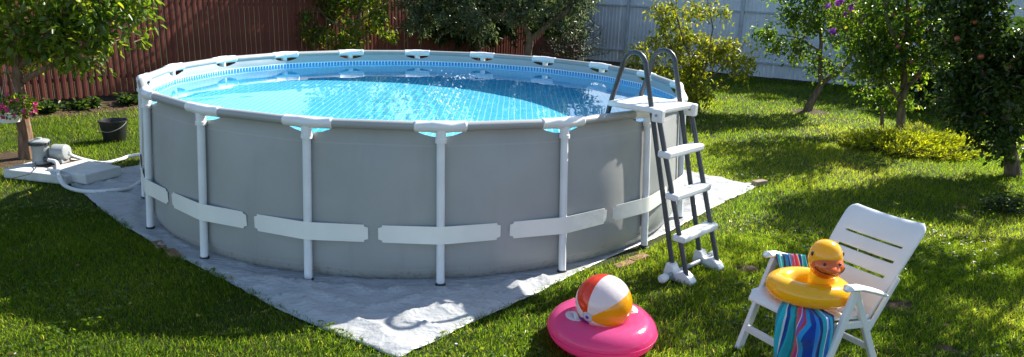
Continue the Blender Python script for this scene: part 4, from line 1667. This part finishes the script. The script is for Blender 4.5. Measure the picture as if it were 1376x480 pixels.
# dark tree at the right edge
b9 = gnd(1362, 236)
Y9 = b9.y
apples = [at(px, py, Y9 - dy) for px, py, dy in [(1318, 76, .5), (1286, 52, .4), (1310, 30, .4), (1322, 152, .35), (1355, 90, .45)]]
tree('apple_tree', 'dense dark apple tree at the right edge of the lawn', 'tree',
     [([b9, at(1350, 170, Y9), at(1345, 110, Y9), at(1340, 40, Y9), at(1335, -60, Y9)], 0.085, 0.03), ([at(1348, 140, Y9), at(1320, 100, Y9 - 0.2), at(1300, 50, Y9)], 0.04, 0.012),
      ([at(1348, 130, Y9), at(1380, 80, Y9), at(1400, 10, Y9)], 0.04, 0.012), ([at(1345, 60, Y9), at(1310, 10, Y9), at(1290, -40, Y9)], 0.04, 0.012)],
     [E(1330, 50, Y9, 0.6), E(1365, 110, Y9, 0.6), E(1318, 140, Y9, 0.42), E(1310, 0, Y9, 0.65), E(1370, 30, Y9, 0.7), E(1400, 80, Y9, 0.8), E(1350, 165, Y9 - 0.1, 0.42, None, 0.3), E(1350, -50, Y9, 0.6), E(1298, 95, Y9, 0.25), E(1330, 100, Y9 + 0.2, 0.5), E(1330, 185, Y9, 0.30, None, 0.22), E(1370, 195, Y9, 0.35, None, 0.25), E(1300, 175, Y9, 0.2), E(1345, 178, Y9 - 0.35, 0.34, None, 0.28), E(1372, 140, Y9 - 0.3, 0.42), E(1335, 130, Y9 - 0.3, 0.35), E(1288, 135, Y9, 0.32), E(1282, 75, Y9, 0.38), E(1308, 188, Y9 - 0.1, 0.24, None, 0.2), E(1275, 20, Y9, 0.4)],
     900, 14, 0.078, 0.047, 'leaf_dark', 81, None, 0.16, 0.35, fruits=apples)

# leafy shrubs added in front of the grey fence to darken the lit grass
for (px, Yb, sd, r_, lab) in ((1262, 14.2, 301, 0.75, 'dark leafy shrub added at the grey fence to darken the grass behind the apple tree'), (1340, 13.0, 302, 0.8, 'dark leafy shrub added at the grey fence to darken the grass behind the tree at the right edge')):
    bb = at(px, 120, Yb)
    tree('added_shrub', lab, 'shrub',
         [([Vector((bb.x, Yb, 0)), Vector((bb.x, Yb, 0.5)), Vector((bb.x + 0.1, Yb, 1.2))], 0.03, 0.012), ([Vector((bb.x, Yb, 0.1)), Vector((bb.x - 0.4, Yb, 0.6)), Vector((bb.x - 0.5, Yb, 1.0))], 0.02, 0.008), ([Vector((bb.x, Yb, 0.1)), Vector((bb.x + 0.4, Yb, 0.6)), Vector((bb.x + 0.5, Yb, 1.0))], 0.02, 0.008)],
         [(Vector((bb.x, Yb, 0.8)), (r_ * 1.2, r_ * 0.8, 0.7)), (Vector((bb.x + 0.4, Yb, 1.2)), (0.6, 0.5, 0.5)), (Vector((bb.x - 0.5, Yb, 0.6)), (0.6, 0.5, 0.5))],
         260, 14, 0.09, 0.052, 'leaf_dark', sd, 'added shrubs at the grey fence', 0.0, 0.3)

# a tree just outside the frame whose shade falls on the lawn at the right
for tb, sd, lab in ((Vector((7.5, 8.3, 0)), 91, 'fruit tree beside the dark apple tree that shades the far lawn'), (Vector((6.15, 7.3, 0)), 92, 'fruit tree to the right of the chair that shades the near lawn')):
    hi = sd == 92
    lobes = [(tb + Vector((0.1, 0, 2.5)), (0.9, 1.0, 0.7)), (tb + Vector((-0.1, -0.9, 2.2)), (0.75, 0.8, 0.6)), (tb + Vector((0.1, 0.9, 2.3)), (0.7, 0.8, 0.55)), (tb + Vector((0.3, -0.2, 1.8)), (0.7, 0.9, 0.4))]
    if hi:
        lobes = [(tb + Vector((-0.6, 0.0, 3.05)), (0.9, 0.9, 0.5)), (tb + Vector((-0.4, -1.0, 3.0)), (0.9, 0.8, 0.5)), (tb + Vector((-0.1, 1.0, 3.0)), (0.8, 0.8, 0.45)), (tb + Vector((0.4, 0.0, 3.0)), (0.9, 1.0, 0.6)), (tb + Vector((-0.9, -0.1, 3.7)), (0.8, 0.8, 0.4)), (tb + Vector((-0.7, 0.9, 3.8)), (0.8, 0.8, 0.4))]
    tree('fruit_tree', lab, 'tree',
         [([tb, tb + Vector((0, 0, 1.1)), tb + Vector((0.1, 0, 2.0)), tb + Vector((0, 0.1, 2.9))], 0.08, 0.03), ([tb + Vector((0, 0, 1.1)), tb + Vector((-0.1, -0.6, 2.2)), tb + Vector((-0.4, -0.9, 2.9))], 0.05, 0.015),
          ([tb + Vector((0, 0, 1.3)), tb + Vector((0.2, 0.6, 2.1)), tb + Vector((0.1, 0.9, 2.8))], 0.05, 0.015)],
         lobes, 520 if hi else 220, 13, 0.085, 0.05, 'leaf_mid', sd, 'trees along the right side of the lawn', 0.16 if hi else 0.2, 0.4)


for tb, sd, lab in ((Vector((10.6, 17.5, 0)), 95, 'tall tree behind the right end of the grey fence'), (Vector((7.6, 19.9, 0)), 96, 'tall tree behind the middle of the grey fence')):
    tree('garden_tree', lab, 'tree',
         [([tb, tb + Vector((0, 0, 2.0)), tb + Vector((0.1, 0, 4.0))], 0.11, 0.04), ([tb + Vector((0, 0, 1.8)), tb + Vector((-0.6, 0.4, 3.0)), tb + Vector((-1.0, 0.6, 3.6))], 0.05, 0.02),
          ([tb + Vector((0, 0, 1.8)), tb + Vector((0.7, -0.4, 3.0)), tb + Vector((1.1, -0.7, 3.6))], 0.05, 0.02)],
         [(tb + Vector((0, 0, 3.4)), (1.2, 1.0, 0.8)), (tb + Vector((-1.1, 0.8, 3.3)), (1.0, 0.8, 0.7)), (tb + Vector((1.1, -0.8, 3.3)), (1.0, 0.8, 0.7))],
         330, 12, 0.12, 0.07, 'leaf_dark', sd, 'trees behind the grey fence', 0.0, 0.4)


# juniper cushion
def juniper(c, rx, ry, h, label):
    root = thing('juniper', label, 'shrub', c)
    rg = np.random.default_rng(17)
    stems = MB()
    LP, LD, TN = [], [], []
    for k in range(430):
        a = rg.uniform(0, 2 * PI)
        q = rg.uniform(0.05, 1) ** 0.55
        lump = 0.75 + 0.4 * noise.noise(Vector((math.cos(a) * q * 2.5, math.sin(a) * q * 2.5, 4)))
        p = Vector((rx * q * math.cos(a), ry * q * math.sin(a), (h * (1 - q ** 3.0) * 0.9 + 0.05) * lump * rg.uniform(0.75, 1.05)))
        out = Vector((math.cos(a), math.sin(a), 0.55 - 0.2 * q + rg.uniform(-0.2, 0.3))).normalized()
        s = p - out * 0.20
        s.z = max(0.01, s.z)
        if k % 3 == 0:
            stems.tube([s, p], [0.006, 0.003], 4, False)
        for _ in range(46):
            t_ = rg.uniform(-0.18, 0.06)
            side = Vector(rg.normal(size=3))
            LP.append(tuple(p + out * t_ + side * 0.018))
            LD.append(tuple(out * 1.0 + side * 0.55))
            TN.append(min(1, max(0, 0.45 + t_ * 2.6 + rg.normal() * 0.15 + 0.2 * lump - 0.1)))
    stems.build('stem', 'bark', root)
    LP = np.array(LP)
    LP[:, 2] = np.maximum(LP[:, 2], 0.01)
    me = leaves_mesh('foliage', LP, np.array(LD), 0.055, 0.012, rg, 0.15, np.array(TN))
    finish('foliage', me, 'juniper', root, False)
    return root


jc = Vector((6.02, 10.35, 0))
juniper(jc, 1.0, 0.80, 0.31, 'low spreading yellow-green juniper round the apple tree trunk')


# small leafy plants in the bed by the brown fence
def clump(name, label, cat, c, r, h, n, lmat, seed, llen=0.08, lwid=0.045, group=None, flowers=None, z0=0.02):
    root = thing(name, label, cat, c, 0, group)
    rg = np.random.default_rng(seed)
    st_ = MB()
    LP, LD = [], []
    for k in range(n):
        a, q = rg.uniform(0, 2 * PI), rg.uniform(0, 1) ** 0.6
        e = Vector((r * q * math.cos(a), r * q * math.sin(a), h * rg.uniform(0.5, 1.1) * (1 - 0.35 * q)))
        st_.tube([(0.25 * e.x, 0.25 * e.y, z0), (0.6 * e.x, 0.6 * e.y, z0 + (e.z - z0) * 0.6), e], [0.005, 0.004, 0.002], 4, False)
        for _ in range(9):
            t_ = rg.uniform(0.3, 1.0)
            LP.append((e.x * t_ + rg.normal() * 0.03, e.y * t_ + rg.normal() * 0.03, z0 + (e.z - z0) * t_ + rg.normal() * 0.03))
            LD.append((math.cos(a) + rg.normal() * 0.7, math.sin(a) + rg.normal() * 0.7, 0.1 + rg.normal() * 0.35))
    st_.build('stem', 'bark', root)
    me = leaves_mesh('foliage', np.array(LP), np.array(LD), llen, lwid, rg, 0.2, None, 0.1)
    finish('foliage', me, lmat, root, False)
    return root


bd = (BROWN_B - BROWN_A).normalized()
bn = Vector((bd.y, -bd.x, 0))
for i, (px, r, h, lab) in enumerate([(62, 0.22, 0.20, 'round leafy plant at the brown fence just right of the left tree trunk'), (100, 0.20, 0.15, 'low green plant at the brown fence left of the bucket'),
                                     (122, 0.16, 0.18, 'taller green plant at the brown fence behind the bucket rim'), (172, 0.22, 0.22, 'green plant at the brown fence between the bucket and the pool'),
                                     (8, 0.26, 0.2, 'green plant at the brown fence behind the hanging basket')]):
    k_ = ray(px, 130)
    k_ = k_.x / k_.y
    o_ = BROWN_A + bn * 0.42
    s_ = (k_ * o_.y - o_.x) / (bd.x - k_ * bd.y)
    p = o_ + bd * s_
    clump('leafy_plant', lab, 'plant', (p.x, p.y, 0.02), r, h, 24, 'leaf_dark', 200 + i, 0.085, 0.05, 'plants by the brown fence', z0=0.0)
cg = gnd(1345, 285)
clump('leafy_plant', 'dark low plant in the shaded grass at the right edge', 'plant', (cg.x, cg.y, 0.0), 0.22, 0.22, 30, 'leaf_dark', 231, 0.07, 0.035, None, z0=0.0)

# hanging basket
hb = at(12, 152, T1.y - 0.16)
bas = thing('hanging_basket', 'white hanging pot of pink flowers on the left tree', 'flower pot', hb)
MB().lathe([(0.085, -0.10), (0.10, -0.098), (0.125, 0.0), (0.135, 0.002), (0.135, 0.018), (0.12, 0.018), (0.11, 0.0), (0.005, -0.01)], 24).build('pot', 'white_plastic', bas)
hook = at(8, 88, T1.y - 0.12) - hb
for k in range(3):
    a = 2 * PI * k / 3 + 0.4
    MB().tube([(0.128 * math.cos(a), 0.128 * math.sin(a), 0.01), tuple(hook)], 0.0022, 5).build('wire', 'wire', bas)
rg = np.random.default_rng(5)
LP, LD = [], []
for k in range(520):
    v = rg.normal(size=3)
    v /= np.linalg.norm(v)
    q = rg.uniform(0.2, 1) ** 0.5
    LP.append((0.06 + 0.27 * v[0] * q, 0.20 * v[1] * q, 0.08 + 0.125 * v[2] * q))
    LD.append((v[0] + rg.normal() * 0.5, v[1] + rg.normal() * 0.5, v[2] * 0.5 + rg.normal() * 0.4))
me = leaves_mesh('foliage', np.array(LP), np.array(LD), 0.05, 0.03, rg, 0.2)
finish('foliage', me, 'leaf_mid', bas, False)
pme = flower_mesh(5, 0.026, 9)
pme.materials.append(MAT['petal_pink'])
for k in range(34):
    v = rg.normal(size=3)
    v /= np.linalg.norm(v)
    v[1] = -abs(v[1])
    o = bpy.data.objects.new('flower', pme)
    COL.objects.link(o)
    o.parent = bas
    o.location = (0.06 + 0.28 * v[0], 0.21 * v[1], 0.085 + 0.135 * v[2])
    o.rotation_euler = (rad(70) + rg.normal() * 0.4, rg.normal() * 0.4, rg.normal() * 0.6)
    o.scale = (rg.uniform(0.8, 1.3),) * 3

# ------------------------------------------------------------------ grass
rg = np.random.default_rng(99)


def vnoise(x, y, s, seed):
    """cheap smooth value noise"""
    r_ = np.random.default_rng(seed).uniform(0, 1, (64, 64))
    xs_, ys_ = x / s, y / s
    xi, yi = np.floor(xs_).astype(int), np.floor(ys_).astype(int)
    fx, fy = xs_ - xi, ys_ - yi
    fx, fy = fx * fx * (3 - 2 * fx), fy * fy * (3 - 2 * fy)
    g_ = lambda a, b: r_[a % 64, b % 64]
    return (g_(xi, yi) * (1 - fx) * (1 - fy) + g_(xi + 1, yi) * fx * (1 - fy) + g_(xi, yi + 1) * (1 - fx) * fy + g_(xi + 1, yi + 1) * fx * fy)


def lawn_points(y0, y1, dens, margin=2.2):
    k0, k1 = (ray(-60, 240), ray(1436, 240))
    xa = min(k0.x / k0.y * y1, k0.x / k0.y * y0) - margin
    xb = max(k1.x / k1.y * y1, k1.x / k1.y * y0) + margin
    n = int((xb - xa) * (y1 - y0) * dens)
    x = rg.uniform(xa, xb, n)
    y = rg.uniform(y0, y1, n)
    sl = 0.80
    ok = (x > -sl * y - margin) & (x < sl * y + margin)
    # pool and sheet
    dx, dy = x - PC.x, y - PC.y
    a1 = dx * e1.x + dy * e1.y
    b1 = dx * e2.x + dy * e2.y
    a_, b_ = np.abs(a1), np.abs(b1)
    wob = 0.05 * (vnoise(x, y, 0.25, 4) - 0.5)
    hsq = TARP_H - 0.02 + wob
    ok &= ~((a_ < hsq + np.where(a1 > 0, 0.17, -0.06) * (1 - np.minimum(1, b_ / TARP_H) ** 2)) & (b_ < hsq + np.where(b1 > 0, 0.02, -0.06) * (1 - np.minimum(1, a_ / TARP_H) ** 2)))
    ok &= np.hypot(dx, dy) > 2.87
    # bare patches thin out
    thin = np.ones(len(x))
    for i_, (px, py, rx, ry) in enumerate(PATCHES):
        q_ = np.hypot((x - px) / rx, (y - py) / ry)
        thin = np.minimum(thin, np.clip((q_ - 0.55) / 0.55, 0.06, 1))
    # soft density variation
    thin *= 0.55 + 0.45 * np.clip(vnoise(x, y, 0.6, 8) * 1.8, 0, 1)
    ok &= rg.uniform(0, 1, n) < thin
    # fences and beds
    for A_, B_, off in ((BROWN_A, BROWN_B, 0.62), (GREY_A, GREY_B, 0.06)):
        d_ = (B_ - A_).normalized()
        ok &= ((x - A_.x) * d_.y - (y - A_.y) * d_.x) > off
    # slabs
    for cs in (bA, bB):
        ins = np.ones(len(x), bool)
        for i_ in range(4):
            p, q = cs[i_], cs[(i_ + 1) % 4]
            ins &= ((q.x - p.x) * (y - p.y) - (q.y - p.y) * (x - p.x)) > -0.01
        ok &= ~ins
    ok &= np.hypot((x - jc.x) / 0.85, (y - jc.y) / 0.68) > 1
    ok &= np.hypot(x - bp.x, y - bp.y) > 0.13
    return x[ok], y[ok]


def blades(name, y0, y1, dens, hgt, wid, bend3):
    x, y = lawn_points(y0, y1, dens)
    n = len(x)
    tall = np.clip((vnoise(x, y, 1.1, 21) - 0.52) * 2.2, 0, 1) * np.clip((x - 1.8) / 3.0, 0.15, 1)
    h = hgt * rg.uniform(0.45, 1.15, n) * (0.75 + 0.5 * vnoise(x, y, 0.35, 31)) * (1 + 0.9 * tall)
    w = wid * rg.uniform(0.7, 1.3, n)
    th = rg.uniform(0, 2 * PI, n)
    lean = rg.uniform(0.2, 1.35, n) * h
    la = rg.uniform(0, 2 * PI, n)
    lx, ly = np.cos(la) * lean, np.sin(la) * lean
    sx_, sy_ = np.cos(th) * w / 2, np.sin(th) * w / 2
    z0 = np.full(n, -0.004)
    tint = np.clip(0.42 + 0.16 * rg.normal(size=n) + 0.45 * (vnoise(x, y, 0.9, 41) - 0.5) + 0.3 * (vnoise(x, y, 3.1, 43) - 0.5), 0, 0.9)
    dry = rg.uniform(0, 1, n) < 0.02 + 0.09 * np.clip(vnoise(x, y, 0.8, 77) - 0.45, 0, 1)
    tint = np.where(dry, rg.uniform(0.9, 1, n), tint)
    if bend3:
        v = np.stack([np.stack([x - sx_, y - sy_, z0], -1), np.stack([x + sx_, y + sy_, z0], -1),
                      np.stack([x + lx * 0.35 + sx_ * 0.75, y + ly * 0.35 + sy_ * 0.75, h * 0.6], -1), np.stack([x + lx * 0.35 - sx_ * 0.75, y + ly * 0.35 - sy_ * 0.75, h * 0.6], -1),
                      np.stack([x + lx, y + ly, h * 0.95], -1)], 1).reshape(-1, 3)
        o = np.arange(n)[:, None] * 5
        f = np.concatenate([o + np.array([0, 1, 2]), o + np.array([0, 2, 3]), o + np.array([3, 2, 4])], 1).ravel()
        per = 5
    else:
        v = np.stack([np.stack([x - sx_, y - sy_, z0], -1), np.stack([x + sx_, y + sy_, z0], -1), np.stack([x + lx * 0.8, y + ly * 0.8, h * 0.95], -1)], 1).reshape(-1, 3)
        f = (np.arange(n)[:, None] * 3 + np.array([0, 1, 2])).ravel()
        per = 3
    me = np_mesh(name, v, f, 3, np.repeat(tint, per))
    o = finish(name, me, 'grass', None, False)
    o['kind'] = 'stuff'
    o['label'] = 'short mown lawn grass with taller tufts'
    o['category'] = 'grass'
    return o


blades('lawn_grass', 3.0, 6.2, 9500, 0.044, 0.0045, True)
blades('lawn_grass', 6.2, 10.5, 3600, 0.048, 0.0070, False)
blades('lawn_grass', 10.5, 22.0, 1000, 0.055, 0.012, False)

# a few dropped leaves on the lawn
nl = 130
lx_, ly_ = lawn_points(3.4, 11.0, 1.6)
sel = rg.permutation(len(lx_))[:nl]
P_ = np.stack([lx_[sel], ly_[sel], rg.uniform(0.025, 0.045, len(sel))], -1)
D_ = np.stack([rg.normal(size=len(sel)), rg.normal(size=len(sel)), rg.normal(size=len(sel)) * 0.25], -1)
me = leaves_mesh('fallen_leaves', P_, D_, 0.05, 0.03, rg, 0.25, None, 0.1)
fl = finish('fallen_leaves', me, 'leaf_fallen', None, False)
fl['kind'] = 'stuff'
fl['label'] = 'dry yellow and brown leaves scattered over the lawn'
fl['category'] = 'leaves'

# clover and broad-leaved weeds growing through the lawn in patches
cxs, cys = lawn_points(3.3, 8.5, 260)
kp = (vnoise(cxs, cys, 0.55, 61) > 0.67) & (rg.uniform(0, 1, len(cxs)) < 0.85)
cxs, cys = cxs[kp], cys[kp]
nn_ = len(cxs)
hz_ = rg.uniform(0.022, 0.055, nn_)
P_ = np.repeat(np.stack([cxs, cys, hz_], -1), 3, 0)
aa_ = (np.repeat(rg.uniform(0, 6.28, nn_), 3) + np.tile(np.arange(3) * 2.094, nn_))
D_ = np.stack([np.cos(aa_), np.sin(aa_), rg.normal(size=len(aa_)) * 0.2], -1)
me = leaves_mesh('clover', P_, D_, 0.022, 0.020, rg, 0.12, None, 0.1)
cl = finish('clover', me, 'leaf_mid', None, False)
cl['kind'] = 'stuff'
cl['label'] = 'small clover leaves growing in the lawn'
cl['category'] = 'clover'
